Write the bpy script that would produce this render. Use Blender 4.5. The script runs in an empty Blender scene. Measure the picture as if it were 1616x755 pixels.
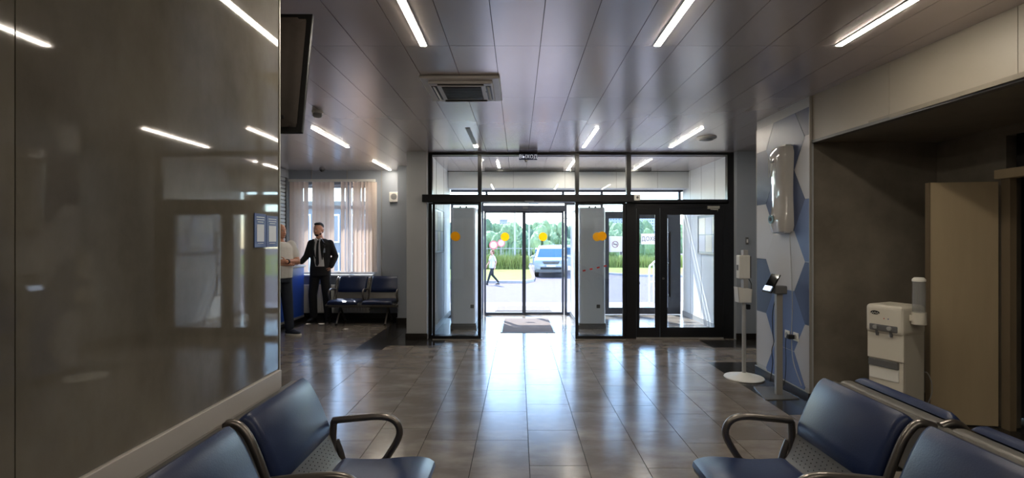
import bpy, bmesh, math, random
from mathutils import Vector, Matrix
random.seed(7)
SC = bpy.context.scene
COL = SC.collection
R = math.radians
PI = math.pi

# ------------------------------------------------------------ camera / light
cd = bpy.data.cameras.new('camera'); cam = bpy.data.objects.new('camera', cd); COL.objects.link(cam)
cam.location = (0, 0, 1.5); cam.rotation_euler = (R(90), 0, 0)
cd.sensor_width = 36; cd.lens = 36 * 766 / 1616
cd.shift_x = -10 / 1616; cd.shift_y = 1.5 / 1616
cd.clip_start = 0.02; cd.clip_end = 1500
SC.camera = cam
SC.view_settings.view_transform = 'Standard'; SC.view_settings.look = 'None'
SC.view_settings.gamma = 1; SC.view_settings.exposure = 1.85
SUN_DIR = Vector((0.5, -1.0, -1.6)).normalized()
world = bpy.data.worlds.new('sky'); SC.world = world; world.use_nodes = True
wn = world.node_tree.nodes; wl = world.node_tree.links
bg = wn['Background']
sky = wn.new('ShaderNodeTexSky'); sky.sky_type = 'NISHITA'; sky.sun_disc = False
sky.sun_elevation = math.asin(-SUN_DIR.z); sky.sun_rotation = math.atan2(-SUN_DIR.x, -SUN_DIR.y)
sky.air_density = 1.0; sky.dust_density = 0.3; sky.ozone_density = 1.0
wl.new(sky.outputs['Color'], bg.inputs['Color']); bg.inputs['Strength'].default_value = 0.42
sd = bpy.data.lights.new('sun', 'SUN'); sd.energy = 4.6; sd.angle = R(0.6); sd.color = (1, .96, .9)
sun = bpy.data.objects.new('sun', sd); COL.objects.link(sun)
sun.rotation_euler = SUN_DIR.to_track_quat('-Z', 'Y').to_euler()
LAMP = 26.0      # emission of the linear ceiling lamps

# ------------------------------------------------------------ materials
MATS = {}
def lin(c):
    return tuple(((v / 255) / 12.92 if v <= 10 else (((v / 255) + .055) / 1.055) ** 2.4) for v in c) + (1,)
def mat(name, rgb, rough=.5, metal=0, spec=.5, noise=0, nscale=5, bump=0, bscale=40, emit=0, coat=0, rnd=0, stretch=(1, 1, 1), rgb2=None, ior=None, detail=4, thr=None):
    if name in MATS: return MATS[name]
    m = bpy.data.materials.new(name); m.use_nodes = True; MATS[name] = m
    nt = m.node_tree; N = nt.nodes; L = nt.links; p = N['Principled BSDF']
    c = lin(rgb)
    p.inputs['Base Color'].default_value = c; p.inputs['Roughness'].default_value = rough
    p.inputs['Metallic'].default_value = metal; p.inputs['Specular IOR Level'].default_value = spec
    if ior: p.inputs['IOR'].default_value = ior
    if coat: p.inputs['Coat Weight'].default_value = coat; p.inputs['Coat Roughness'].default_value = .04
    tc = N.new('ShaderNodeTexCoord'); mp = N.new('ShaderNodeMapping'); mp.inputs['Scale'].default_value = stretch
    L.new(tc.outputs['Object'], mp.inputs['Vector'])
    oi = N.new('ShaderNodeObjectInfo')
    if rnd:
        va = N.new('ShaderNodeVectorMath'); va.operation = 'ADD'
        sc = N.new('ShaderNodeMath'); sc.operation = 'MULTIPLY'; sc.inputs[1].default_value = 37
        L.new(oi.outputs['Random'], sc.inputs[0]); L.new(mp.outputs['Vector'], va.inputs[0]); L.new(sc.outputs[0], va.inputs[1])
        vec = va.outputs[0]
    else: vec = mp.outputs['Vector']
    if noise or rgb2:
        nz = N.new('ShaderNodeTexNoise'); nz.inputs['Scale'].default_value = nscale; nz.inputs['Detail'].default_value = detail; nz.inputs['Roughness'].default_value = .6
        L.new(vec, nz.inputs['Vector'])
        rp = N.new('ShaderNodeValToRGB')
        lo, hi = thr if thr else (.3, .7)
        rp.color_ramp.elements[0].position = lo; rp.color_ramp.elements[1].position = hi
        if rgb2: a, b = c, lin(rgb2)
        else: a = tuple(v * (1 - noise) for v in c[:3]) + (1,); b = tuple(min(1, v * (1 + noise)) for v in c[:3]) + (1,)
        rp.color_ramp.elements[0].color = a; rp.color_ramp.elements[1].color = b
        L.new(nz.outputs['Fac'], rp.inputs['Fac']); colout = rp.outputs['Color']
        if rnd:
            hs = N.new('ShaderNodeHueSaturation'); mr = N.new('ShaderNodeMapRange')
            mr.inputs['To Min'].default_value = 1 - rnd; mr.inputs['To Max'].default_value = 1 + rnd
            L.new(oi.outputs['Random'], mr.inputs['Value']); L.new(mr.outputs[0], hs.inputs['Value']); L.new(colout, hs.inputs['Color']); colout = hs.outputs['Color']
        L.new(colout, p.inputs['Base Color'])
    if bump:
        nb = N.new('ShaderNodeTexNoise'); nb.inputs['Scale'].default_value = bscale; nb.inputs['Detail'].default_value = 3
        L.new(vec, nb.inputs['Vector'])
        bn = N.new('ShaderNodeBump'); bn.inputs['Strength'].default_value = bump; bn.inputs['Distance'].default_value = .01
        L.new(nb.outputs['Fac'], bn.inputs['Height']); L.new(bn.outputs['Normal'], p.inputs['Normal'])
    if emit:
        p.inputs['Emission Color'].default_value = c; p.inputs['Emission Strength'].default_value = emit
    return m
def glass(name, tint=(255, 255, 255), ior=1.5, haze=0.0):
    if name in MATS: return MATS[name]
    m = bpy.data.materials.new(name); m.use_nodes = True; MATS[name] = m
    N = m.node_tree.nodes; L = m.node_tree.links; N.remove(N['Principled BSDF'])
    out = N['Material Output']
    t = N.new('ShaderNodeBsdfTransparent'); t.inputs['Color'].default_value = lin(tint)
    g = N.new('ShaderNodeBsdfGlossy'); g.inputs['Roughness'].default_value = 0.0
    lw = N.new('ShaderNodeLayerWeight'); lw.inputs['Blend'].default_value = .5
    pw_ = N.new('ShaderNodeMath'); pw_.operation = 'POWER'; pw_.inputs[1].default_value = 5; L.new(lw.outputs['Facing'], pw_.inputs[0])
    f = N.new('ShaderNodeMapRange'); f.inputs['To Min'].default_value = .04; f.inputs['To Max'].default_value = 1; L.new(pw_.outputs[0], f.inputs['Value'])
    mx = N.new('ShaderNodeMixShader'); L.new(f.outputs[0], mx.inputs[0]); L.new(t.outputs[0], mx.inputs[1]); L.new(g.outputs[0], mx.inputs[2])
    last = mx.outputs[0]
    if haze:
        d = N.new('ShaderNodeBsdfDiffuse'); d.inputs['Color'].default_value = (.9, .9, .9, 1)
        m2 = N.new('ShaderNodeMixShader'); m2.inputs[0].default_value = haze
        L.new(last, m2.inputs[1]); L.new(d.outputs[0], m2.inputs[2]); last = m2.outputs[0]
    L.new(last, out.inputs['Surface'])
    return m

M_ceil = mat('ceiling_metal', (210, 199, 195), rough=.25, spec=.8, noise=.04, nscale=2, rnd=.03, metal=.6, bump=.012, bscale=1.5, stretch=(1, .4, 1))
M_dark_gap = mat('dark_gap', (20, 19, 19), rough=.9)
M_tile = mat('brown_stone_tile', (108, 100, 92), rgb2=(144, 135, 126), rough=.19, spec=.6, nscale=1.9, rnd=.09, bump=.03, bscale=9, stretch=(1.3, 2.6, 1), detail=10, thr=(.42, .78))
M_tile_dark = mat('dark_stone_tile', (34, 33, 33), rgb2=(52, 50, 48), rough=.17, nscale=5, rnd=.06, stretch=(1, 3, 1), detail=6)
M_grout = mat('grout', (30, 26, 24), rough=.9)
M_white_wall = mat('white_wall', (226, 227, 224), rough=.55, noise=.02, nscale=3, bump=.03, bscale=120)
M_grey_wall = mat('pale_grey_wall', (168, 170, 172), rough=.45, noise=.02, nscale=3)
M_blue_wall = mat('blue_grey_wall', (150, 156, 164), rough=.45, noise=.02, nscale=3)
M_soffit = mat('soffit_panel', (146, 138, 126), rough=.4, noise=.02)
M_dado = mat('white_dado', (172, 166, 160), rough=.35, noise=.02)
M_stone = mat('polished_stone_panel', (86, 81, 71), rgb2=(120, 114, 104), rough=.035, spec=.5, ior=1.75, nscale=1.6, rnd=.03, stretch=(1, 1, .6), detail=12, thr=(.36, .68), bump=.004, bscale=.8)
M_stone2 = mat('alcove_stone_panel', (106, 99, 88), rgb2=(134, 126, 114), rough=.3, nscale=2.2, detail=10, thr=(.35, .7))
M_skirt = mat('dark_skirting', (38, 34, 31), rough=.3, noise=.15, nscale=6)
M_black = mat('black_aluminium', (17, 17, 20), rough=.32, noise=.05)
M_greyframe = mat('dark_grey_aluminium', (62, 66, 76), rough=.4)
M_alu = mat('aluminium', (160, 157, 150), rough=.4, metal=.4, noise=.03)
M_alu_dark = mat('bronze_grey_tube', (118, 113, 108), rough=.3, metal=.9, noise=.03)
M_shell = mat('grey_painted_steel', (112, 109, 104), rough=.36, metal=.4, noise=.04)
M_vinyl = mat('navy_vinyl', (22, 36, 70), rough=.36, spec=.4, noise=.08, nscale=9, bump=.06, bscale=160)
M_vinyl_far = M_vinyl
M_glass = glass('clear_glass', (251, 253, 254))
M_glass2 = glass('outer_glass', (248, 251, 253))
M_yellow = mat('yellow_sticker', (253, 198, 22), rough=.4)
M_colw = mat('cool_white_panel', (228, 232, 240), rough=.3)
M_lampm = mat('lamp_diffuser', (255, 244, 226), emit=LAMP)
M_lampoff = mat('lamp_diffuser_off', (150, 150, 148), rough=.4)
M_white = mat('white_plastic', (222, 220, 212), rough=.35, noise=.015)
M_white_gloss = mat('glossy_white_plastic', (176, 172, 166), rough=.08, spec=.6, coat=.5)
M_lgrey = mat('light_grey_plastic', (160, 160, 158), rough=.4)
M_mgrey = mat('mid_grey_plastic', (96, 96, 96), rough=.4)
M_blk = mat('black_plastic', (14, 14, 15), rough=.4)
M_tvback = mat('tv_back_plastic', (62, 55, 50), rough=.5, noise=.1, nscale=30)
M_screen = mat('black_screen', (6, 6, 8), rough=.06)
M_cream = mat('cream_door', (176, 158, 128), rough=.5, noise=.03, nscale=4, stretch=(4, 4, .5))
M_brownframe = mat('taupe_door_frame', (112, 98, 78), rough=.5)
M_navy1 = mat('deep_navy_panel', (52, 58, 84), rough=.4)
M_navy2 = mat('navy_panel', (62, 75, 108), rough=.4)
M_navy3 = mat('mid_blue_panel', (88, 108, 150), rough=.4)
M_slate = mat('slate_blue_panel', (74, 86, 108), rough=.4)
M_lightpanel = mat('pale_grey_panel', (182, 182, 184), rough=.4)
M_blue = mat('royal_blue_panel', (38, 74, 160), rough=.35)
M_bluesign = mat('blue_sign', (58, 78, 140), rough=.3)
M_signblue = mat('exit_sign_blue', (34, 42, 74), rough=.3)
M_signtext = mat('exit_sign_letters', (225, 230, 245), rough=.4, emit=.15)
M_print = mat('white_print', (205, 208, 220), rough=.4)
M_mat = mat('entrance_mat_pile', (104, 94, 90), rough=1, noise=.25, nscale=90, bump=.5, bscale=220)
M_blind = mat('cream_blind_fabric', (214, 196, 184), rough=.8, noise=.03, nscale=20)
M_red = mat('red_plastic', (190, 40, 34), rough=.4)

def translucent_fabric():
    m = M_blind; N = m.node_tree.nodes; L = m.node_tree.links
    p = N['Principled BSDF']; t = N.new('ShaderNodeBsdfTranslucent'); t.inputs['Color'].default_value = lin((222, 202, 186))
    mx = N.new('ShaderNodeMixShader'); mx.inputs[0].default_value = .2
    L.new(p.outputs[0], mx.inputs[1]); L.new(t.outputs[0], mx.inputs[2]); L.new(mx.outputs[0], N['Material Output'].inputs['Surface'])
translucent_fabric()
def translucent(m, rgb, f):
    N = m.node_tree.nodes; L = m.node_tree.links
    p = N['Principled BSDF']; t = N.new('ShaderNodeBsdfTranslucent'); t.inputs['Color'].default_value = lin(rgb)
    mx = N.new('ShaderNodeMixShader'); mx.inputs[0].default_value = f
    L.new(p.outputs[0], mx.inputs[1]); L.new(t.outputs[0], mx.inputs[2]); L.new(mx.outputs[0], N['Material Output'].inputs['Surface'])
translucent(M_yellow, (255, 206, 30), .5)
translucent(mat('pale_notice', (232, 228, 230), rough=.5), (235, 232, 235), .5)

# ------------------------------------------------------------ mesh helpers
class MB:
    def __init__(s): s.v = []; s.f = []
    def add(s, vs, fs):
        o = len(s.v); s.v += [tuple(v) for v in vs]; s.f += [tuple(i + o for i in f) for f in fs]; return s
    def box(s, x0, x1, y0, y1, z0, z1, b=0):
        if b <= 0:
            vs = [(x, y, z) for x in (x0, x1) for y in (y0, y1) for z in (z0, z1)]
            return s.add(vs, [(0, 1, 3, 2), (4, 6, 7, 5), (0, 4, 5, 1), (2, 3, 7, 6), (0, 2, 6, 4), (1, 5, 7, 3)])
        bm = bmesh.new(); bmesh.ops.create_cube(bm, size=1)
        for v in bm.verts: v.co = Vector(((x0 + x1) / 2 + v.co.x * (x1 - x0), (y0 + y1) / 2 + v.co.y * (y1 - y0), (z0 + z1) / 2 + v.co.z * (z1 - z0)))
        bmesh.ops.bevel(bm, geom=bm.edges[:], offset=min(b, (x1 - x0) * .49, (y1 - y0) * .49, (z1 - z0) * .49), segments=3, profile=.5, affect='EDGES')
        return s.bm(bm)
    def bm(s, bm, M=None):
        bm.verts.index_update()
        vs = [(M @ v.co) if M else v.co for v in bm.verts]; s.add([tuple(v) for v in vs], [tuple(v.index for v in f.verts) for f in bm.faces]); bm.free(); return s
    def obox(s, c, size, rot=(0, 0, 0), b=0):
        t = MB(); hx, hy, hz = [q / 2 for q in size]; t.box(-hx, hx, -hy, hy, -hz, hz, b)
        from mathutils import Euler
        M = Matrix.Translation(c) @ Euler(rot).to_matrix().to_4x4()
        return s.add([tuple(M @ Vector(v)) for v in t.v], t.f)
    def prism(s, pts, axis, a0, a1):
        n = len(pts)
        def P(p, a):
            return {'x': (a, p[0], p[1]), 'y': (p[0], a, p[1]), 'z': (p[0], p[1], a)}[axis]
        vs = [P(p, a0) for p in pts] + [P(p, a1) for p in pts]
        return s.add(vs, [tuple(range(n))[::-1], tuple(range(n, 2 * n))] + [(i, (i + 1) % n, n + (i + 1) % n, n + i) for i in range(n)])
    def cone(s, a, b, ra, rb, n=14, cap=True):
        a = Vector(a); b = Vector(b); d = (b - a).normalized(); u = d.orthogonal().normalized(); w = d.cross(u)
        vs = [a + (u * math.cos(2 * PI * i / n) + w * math.sin(2 * PI * i / n)) * ra for i in range(n)]
        vs += [b + (u * math.cos(2 * PI * i / n) + w * math.sin(2 * PI * i / n)) * rb for i in range(n)]
        fs = [(i, (i + 1) % n, n + (i + 1) % n, n + i) for i in range(n)]
        if cap: fs += [tuple(range(n))[::-1], tuple(range(n, 2 * n))]
        return s.add(vs, fs)
    def cyl(s, a, b, r, n=14): return s.cone(a, b, r, r, n)
    def tube(s, pts, r, n=10, closed=False, flat=1.0):
        pts = [Vector(p) for p in pts]; m = len(pts); vs = []; u = None
        for i, p in enumerate(pts):
            if closed: d = pts[(i + 1) % m] - pts[i - 1]
            else: d = pts[min(i + 1, m - 1)] - pts[max(i - 1, 0)]
            d.normalize()
            if u is None: u = d.orthogonal().normalized()
            u = (u - d * u.dot(d)).normalized(); w = d.cross(u)
            vs += [p + u * math.cos(2 * PI * k / n) * r + w * math.sin(2 * PI * k / n) * r * flat for k in range(n)]
        fs = []
        for i in range(m if closed else m - 1):
            j = (i + 1) % m
            fs += [(i * n + k, i * n + (k + 1) % n, j * n + (k + 1) % n, j * n + k) for k in range(n)]
        if not closed: fs += [tuple(range(n))[::-1], tuple(range((m - 1) * n, m * n))]
        return s.add(vs, fs)
    def lathe(s, prof, c=(0, 0, 0), n=28):
        vs = []; m = len(prof)
        for r, z in prof: vs += [(c[0] + max(r, 1e-4) * math.cos(2 * PI * k / n), c[1] + max(r, 1e-4) * math.sin(2 * PI * k / n), c[2] + z) for k in range(n)]
        fs = [(i * n + k, i * n + (k + 1) % n, (i + 1) * n + (k + 1) % n, (i + 1) * n + k) for i in range(m - 1) for k in range(n)]
        fs += [tuple(range(n))[::-1], tuple(range((m - 1) * n, m * n))]
        return s.add(vs, fs)
    def sweep(s, prof, y0, y1, inset=0.0, nr=4):
        """closed (x,z) outline swept along y, ends rounded by inset"""
        n = len(prof); cx = sum(p[0] for p in prof) / n; cz = sum(p[1] for p in prof) / n
        st = []
        if inset:
            for k in range(nr + 1):
                a = PI / 2 * k / nr; st.append((y0 + inset * (1 - math.sin(a)), inset * (1 - math.cos(a))))
            st = st[::-1]; st = [(y0 + inset * (1 - math.sin(PI / 2 * k / nr)), inset * (1 - math.cos(PI / 2 * (k) / nr))) for k in range(nr, -1, -1)]
            st = [(y0 + inset * (1 - math.cos(PI / 2 * k / nr)), inset * (1 - math.sin(PI / 2 * k / nr))) for k in range(nr + 1)]
            st = st + [(y0 + y1 - y, q) for y, q in st[::-1]]
        else: st = [(y0, 0), (y1, 0)]
        vs = []
        for y, q in st:
            for i, p in enumerate(prof):
                a = Vector(prof[i - 1]); b = Vector(prof[(i + 1) % n]); t = (b - a).normalized(); nn = Vector((-t.y, t.x))
                pt = Vector(p)
                if nn.dot(Vector((cx, cz)) - pt) < 0 and s_convex(prof): nn = -nn
                pt = pt + nn * q * .6 * s.orient(prof)
                vs.append((pt.x, y, pt.y))
        m = len(st)
        fs = [(i * n + k, i * n + (k + 1) % n, (i + 1) * n + (k + 1) % n, (i + 1) * n + k) for i in range(m - 1) for k in range(n)]
        fs += [tuple(range(n))[::-1], tuple(range((m - 1) * n, m * n))]
        return s.add(vs, fs)
    def orient(s, prof):
        a = sum(prof[i][0] * prof[(i + 1) % len(prof)][1] - prof[(i + 1) % len(prof)][0] * prof[i][1] for i in range(len(prof)))
        return 1 if a > 0 else -1
    def ell(s, c, r, n=14, m=10, rot=None):
        c = Vector(c); vs = []
        for j in range(1, m):
            t = PI * j / m
            for k in range(n):
                v = Vector((r[0] * math.sin(t) * math.cos(2 * PI * k / n), r[1] * math.sin(t) * math.sin(2 * PI * k / n), r[2] * math.cos(t)))
                if rot: v = rot @ v
                vs.append(c + v)
        e = Vector((0, 0, r[2]))
        if rot: e = rot @ e
        vs += [c + e, c - e]; T = len(vs) - 2
        fs = [(j * n + k, (j + 1) * n + k, (j + 1) * n + (k + 1) % n, j * n + (k + 1) % n) for j in range(m - 2) for k in range(n)]
        fs += [(T, k, (k + 1) % n) for k in range(n)] + [(T + 1, (m - 2) * n + (k + 1) % n, (m - 2) * n + k) for k in range(n)]
        return s.add(vs, fs)
    def mesh(s, name, m, smooth=False):
        me = bpy.data.meshes.new(name); me.from_pydata(s.v, [], s.f); me.materials.append(m)
        bm = bmesh.new(); bm.from_mesh(me); bmesh.ops.recalc_face_normals(bm, faces=bm.faces[:])
        bm.to_mesh(me); bm.free()
        if smooth:
            me.polygons.foreach_set('use_smooth', [True] * len(me.polygons))
            try: me.set_sharp_from_angle(angle=R(38))
            except Exception: pass
        me.update(); return me
    def build(s, name, m, parent=None, smooth=False, **kw):
        o = bpy.data.objects.new(name, s.mesh(name, m, smooth)); COL.objects.link(o)
        if parent: o.parent = parent
        for k, v in kw.items(): o[k] = v
        return o
def s_convex(p): return False
def inst(name, me, parent=None, loc=(0, 0, 0), rot=None):
    o = bpy.data.objects.new(name, me); COL.objects.link(o); o.location = loc
    if rot: o.rotation_euler = rot
    if parent: o.parent = parent
    return o
def thing(name, label, cat, loc=(0, 0, 0), rotz=0, group=None):
    o = bpy.data.objects.new(name, None); COL.objects.link(o); o.empty_display_size = .1
    o.location = loc; o.rotation_euler = (0, 0, rotz); o['label'] = label; o['category'] = cat
    if group: o['group'] = group
    return o
def tag(o, label, cat, group=None, kind=None):
    if label: o['label'] = label
    if cat: o['category'] = cat
    if group: o['group'] = group
    if kind: o['kind'] = kind
    return o
def struct(name, loc=(0, 0, 0)):
    o = bpy.data.objects.new(name, None); COL.objects.link(o); o.location = loc; o['kind'] = 'structure'; return o
def sbuild(mb, name, m, smooth=False):
    return mb.build(name, m, None, smooth, kind='structure')
def copy_tree(o, parent=None):
    c = o.copy(); COL.objects.link(c); c.parent = parent
    for ch in [q for q in o.children]: copy_tree(ch, c)
    return c
def text(s, name, body, size, loc, rot, m, parent=None, ext=.001, mirror=False, ax='CENTER', sx=1):
    cu = bpy.data.curves.new(name, 'FONT'); cu.body = body; cu.size = size; cu.extrude = ext; cu.align_x = ax; cu.align_y = 'CENTER'
    cu.resolution_u = 2; cu.offset = .0
    t = bpy.data.objects.new(name, cu); COL.objects.link(t)
    dg = bpy.context.evaluated_depsgraph_get(); me = bpy.data.meshes.new_from_object(t.evaluated_get(dg))
    bpy.data.objects.remove(t); me.materials.clear(); me.materials.append(m)
    from mathutils import Euler
    S = Matrix.Diagonal((-sx if mirror else sx, 1, 1, 1))
    me.transform(Matrix.Translation(loc) @ Euler(rot).to_matrix().to_4x4() @ S)
    o = bpy.data.objects.new(name, me); COL.objects.link(o)
    if parent: o.parent = parent
    return o
def remesh(mb, name, m, voxel=.012, smooth=4, parent=None):
    me = bpy.data.meshes.new(name); me.from_pydata(mb.v, [], mb.f)
    bm = bmesh.new(); bm.from_mesh(me); bmesh.ops.recalc_face_normals(bm, faces=bm.faces[:]); bm.to_mesh(me); bm.free()
    t = bpy.data.objects.new(name, me); COL.objects.link(t)
    md = t.modifiers.new('r', 'REMESH'); md.mode = 'VOXEL'; md.voxel_size = voxel
    if smooth: sm = t.modifiers.new('s', 'SMOOTH'); sm.iterations = smooth; sm.factor = .5
    dg = bpy.context.evaluated_depsgraph_get(); ne = bpy.data.meshes.new_from_object(t.evaluated_get(dg))
    bpy.data.objects.remove(t); ne.materials.clear(); ne.materials.append(m)
    ne.polygons.foreach_set('use_smooth', [True] * len(ne.polygons)); ne.update()
    o = bpy.data.objects.new(name, ne); COL.objects.link(o)
    if parent: o.parent = parent
    return o

CEIL = 2.827
DP = 7.365       # depth of the inner entrance partition
DO = 9.74        # depth of the outer glazing
XW = -1.13       # face of polished partition wall on the left
XH = 2.68        # face of hexagon wall
# ------------------------------------------------------------ floor
floor = MB().box(-4.5, 4.9, -4.1, DO + .06, -.16, -.011).build('floor', M_grout); floor['kind'] = 'structure'
MB().box(-4.5, 4.9, -4.0, 2.69, -.0105, 0).build('floor_slab', M_tile, floor)
xs = [-4.41, -4.18] + [.0735 + .387 * k for k in range(-10, 6)] + [2.32, 2.70, 3.087, 3.45, 3.9]
xs = sorted(x for x in set(round(x, 4) for x in xs) if True)
clean = []
for x in xs:
    if clean and x - clean[-1] < .12: continue
    clean.append(x)
xs = clean
TM = {}
offs = {}
known = {0: .223, 1: .025, 2: .19, 3: .58, -1: .036}
def tile_mesh(w, l, dark):
    k = (round(w, 3), round(l, 3), dark)
    if k not in TM: TM[k] = MB().box(.0024, w - .0024, .0018, l - .0018, -.0105, 0).mesh('floor_tile', M_tile_dark if dark else M_tile)
    return TM[k]
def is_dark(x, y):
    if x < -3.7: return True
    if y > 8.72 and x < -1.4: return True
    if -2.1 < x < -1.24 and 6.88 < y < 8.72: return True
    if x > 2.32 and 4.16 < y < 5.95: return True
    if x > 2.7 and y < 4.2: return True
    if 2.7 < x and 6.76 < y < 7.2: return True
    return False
for i in range(len(xs) - 1):
    x0, x1 = xs[i], xs[i + 1]
    idx = round((x0 - .0735) / .387)
    off = known.get(idx, known.get(idx + 1, None) if idx == -2 else None)
    if off is None: off = random.random() * .6
    dcol = x0 >= 2.3 or x0 < -3.6
    ys = [2.69]; y = 2.69 - (2.69 - off) % .6 + .6
    if y - 2.69 < .1: y += .6
    if x0 >= 2.3: ys = [2.69, 3.4, 4.16, 4.76, 5.36, 5.95, 6.76, 7.27, 7.87, 8.47, 9.07, DO]; y = 99
    while y < DO - .1: ys.append(y); y += .6
    if ys[-1] != DO: ys.append(DO)
    if -2.1 < x0 < -1.3 and x0 < 2:
        ys = [v for v in ys if v < 6.7] + [6.88, 7.48, 8.1, 8.72] + [9.3]
    elif x0 < -2.0: ys = [v for v in ys if v < 8.5] + [8.72, 9.32]
    for a, b in zip(ys[:-1], ys[1:]):
        if a > 9.25 and x0 < -1.4: continue
        if x0 > 2.69 and a < 4.5 and False: continue
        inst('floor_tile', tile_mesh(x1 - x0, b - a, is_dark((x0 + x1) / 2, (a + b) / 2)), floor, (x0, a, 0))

# ------------------------------------------------------------ ceiling
ceiling = MB().box(-4.5, 4.9, -4.1, DO + .1, CEIL + .012, CEIL + .2).build('ceiling', M_dark_gap); ceiling['kind'] = 'structure'
MB().box(-4.5, 4.9, -4.0, .90, CEIL, CEIL + .012).build('ceiling_slab', M_ceil, ceiling)
pw, pl = .3115, 1.205
PMs = {}
for k in range(-15, 11):
    x0 = .150 + pw * k; x1 = x0 + pw
    if x1 <= -4.42 or x0 >= 3.42: continue
    for r in range(7):
        y0 = .905 + pl * r; y1 = min(y0 + pl, 9.40 if x0 < -2.2 else DO)
        if y1 - y0 < .2: continue
        kk = round(y1 - y0, 3)
        if kk not in PMs:
            PMs[kk] = MB().box(.002, pw - .002, .0012, kk - .0012, 0, .012).mesh('ceiling_panel', M_ceil)
        inst('ceiling_panel', PMs[kk], ceiling, (x0, y0, CEIL))

# lamps
def lamp(x, y0, y1, label, on=True):
    t = thing('ceiling_lamp', label, 'ceiling light', (x, (y0 + y1) / 2, CEIL), group=None)
    h = (y1 - y0) / 2
    MB().box(-.027, .027, -h, h, -.005, -.0005).build('lamp_frame', M_lgrey, t)
    if on: MB().box(-.0185, .0185, -h + .008, h - .008, -.009, -.005).build('diffuser', M_lampm, t)
    else:
        MB().box(-.024, .024, -h + .01, h - .2, -.009, -.005).build('diffuser', M_lampoff, t)
        MB().box(-.024, .024, h - .195, h - .01, -.009, -.005).build('lit_end', M_lampm, t)
    return t
lamp(-.645, 2.115, 3.31, 'lit linear ceiling lamp in front of the air conditioner, left of centre')
lamp(.945, 2.115, 3.31, 'lit linear ceiling lamp nearest the camera, right of centre')
lamp(2.18, 2.115, 3.31, 'lit linear ceiling lamp nearest the pale bulkhead on the right')
lamp(-2.43, 5.73, 6.925, 'lit linear ceiling lamp beyond the smoke detector on the left')
lamp(-2.43, 8.14, 9.2, 'lit linear ceiling lamp against the window wall above the loudspeaker')
lamp(-.60, 5.73, 6.925, 'mostly unlit linear ceiling lamp between the air conditioner and the glass', on=False)
lamp(.93, 5.73, 6.925, 'lit linear ceiling lamp right of the exit sign, before the glass')
lamp(2.17, 5.73, 6.925, 'lit linear ceiling lamp beside the round ceiling diffuser')
lamp(.93, 8.14, 9.2, 'lit linear lamp in the entrance lobby, nearer the sliding door')
lamp(2.17, 8.14, 9.2, 'lit linear lamp in the entrance lobby, above the hinged door')
lamp(-.35, 8.14, 8.9, 'lit linear lamp in the entrance lobby behind the left transom')
for x, q in ((-.645, 'left'), (.945, 'middle'), (2.18, 'right')):  # unseen lamps, added behind the viewpoint to light the room
    lamp(x, -1.5, -.3, 'unseen lit linear ceiling lamp added behind the viewpoint, %s of three' % q)

# ------------------------------------------------------------ outer walls of the room
sbuild(MB().box(-4.5, 4.9, -4.2, -4.0, 0, CEIL), 'wall_rear', M_white_wall)
sbuild(MB().box(-4.55, -4.40, -4.0, 9.3, 0, CEIL), 'wall_left', M_grey_wall)
# window wall with an opening
wl_ = struct('wall_back')
wx0, wx1, wz0, wz1 = -4.25, -2.80, .84, 2.56
b = MB().box(-4.55, wx0, 9.3, 9.55, 0, CEIL); b.box(wx1, -2.17, 9.3, 9.55, 0, CEIL); b.box(wx0, wx1, 9.3, 9.55, 0, wz0); b.box(wx0, wx1, 9.3, 9.55, wz1, CEIL)
b.build('wall_body', M_blue_wall, wl_)
for xx in (-3.96, -3.28, -2.62):
    MB().box(xx - .006, xx + .006, 9.292, 9.302, wz1 + .06 if xx < -2.8 else .1, CEIL).build('panel_joint', M_alu, wl_)
sbuild(MB().box(-4.4, -2.17, 9.285, 9.30, 0, .10), 'baseboard_back', M_skirt)
# block between room and lobby
wb = struct('wall_block')
MB().box(-2.17, -1.66, 8.72, 9.60, 0, CEIL).build('wall_body', M_blue_wall, wb)
MB().box(-2.18, -1.65, 8.70, 8.72, 0, .10).build('skirting', M_skirt, wb)
MB().box(-2.19, -2.17, 8.70, 9.28, 0, .10).build('skirting', M_skirt, wb)
MB().box(-1.66, -1.37, 7.6, DO, 0, CEIL).build('lobby_side', M_white_wall, wb)
cl = struct('trim_column')
MB().box(-1.675, -1.37, 7.27, 7.6, 0, CEIL, .004).build('column_body', M_grey_wall, cl)
MB().box(-1.685, -1.365, 7.258, 7.27, 0, .10).build('skirting', M_skirt, cl)
MB().box(-1.69, -1.675, 7.258, 7.6, 0, .10).build('skirting', M_skirt, cl)
MB().box(-1.37, -1.355, 7.45, DO, 0, .09).build('skirting', M_lgrey, wb)
for yy in (8.1, 8.9): MB().box(-1.372, -1.366, yy, yy + .008, .09, CEIL).build('panel_joint', M_lgrey, wb)
# right pier beyond the hexagon wall
wr = struct('wall_pier')
MB().box(3.27, 3.62, 7.27, 7.5, 0, CEIL).build('wall_body', M_blue_wall, wr)
MB().box(3.26, 3.62, 7.255, 7.27, 0, .10).build('skirting', M_skirt, wr)
MB().box(3.62, 3.75, 4.7, 7.5, 0, CEIL).build('side_wall', M_blue_wall, wr)
MB().box(3.605, 3.62, 4.7, 7.27, 0, .10).build('skirting', M_skirt, wr)
# lobby right wall
wv = struct('wall_lobby_right')
MB().box(3.30, 3.5, 7.5, DO, 0, CEIL).build('wall_body', M_white_wall, wv)
MB().box(3.288, 3.30, 7.5, DO, 0, .09).build('skirting', M_lgrey, wv)
for yy in (8.15, 8.75, 9.3): MB().box(3.297, 3.302, yy, yy + .006, .09, CEIL).build('panel_joint', M_lgrey, wv)

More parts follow.
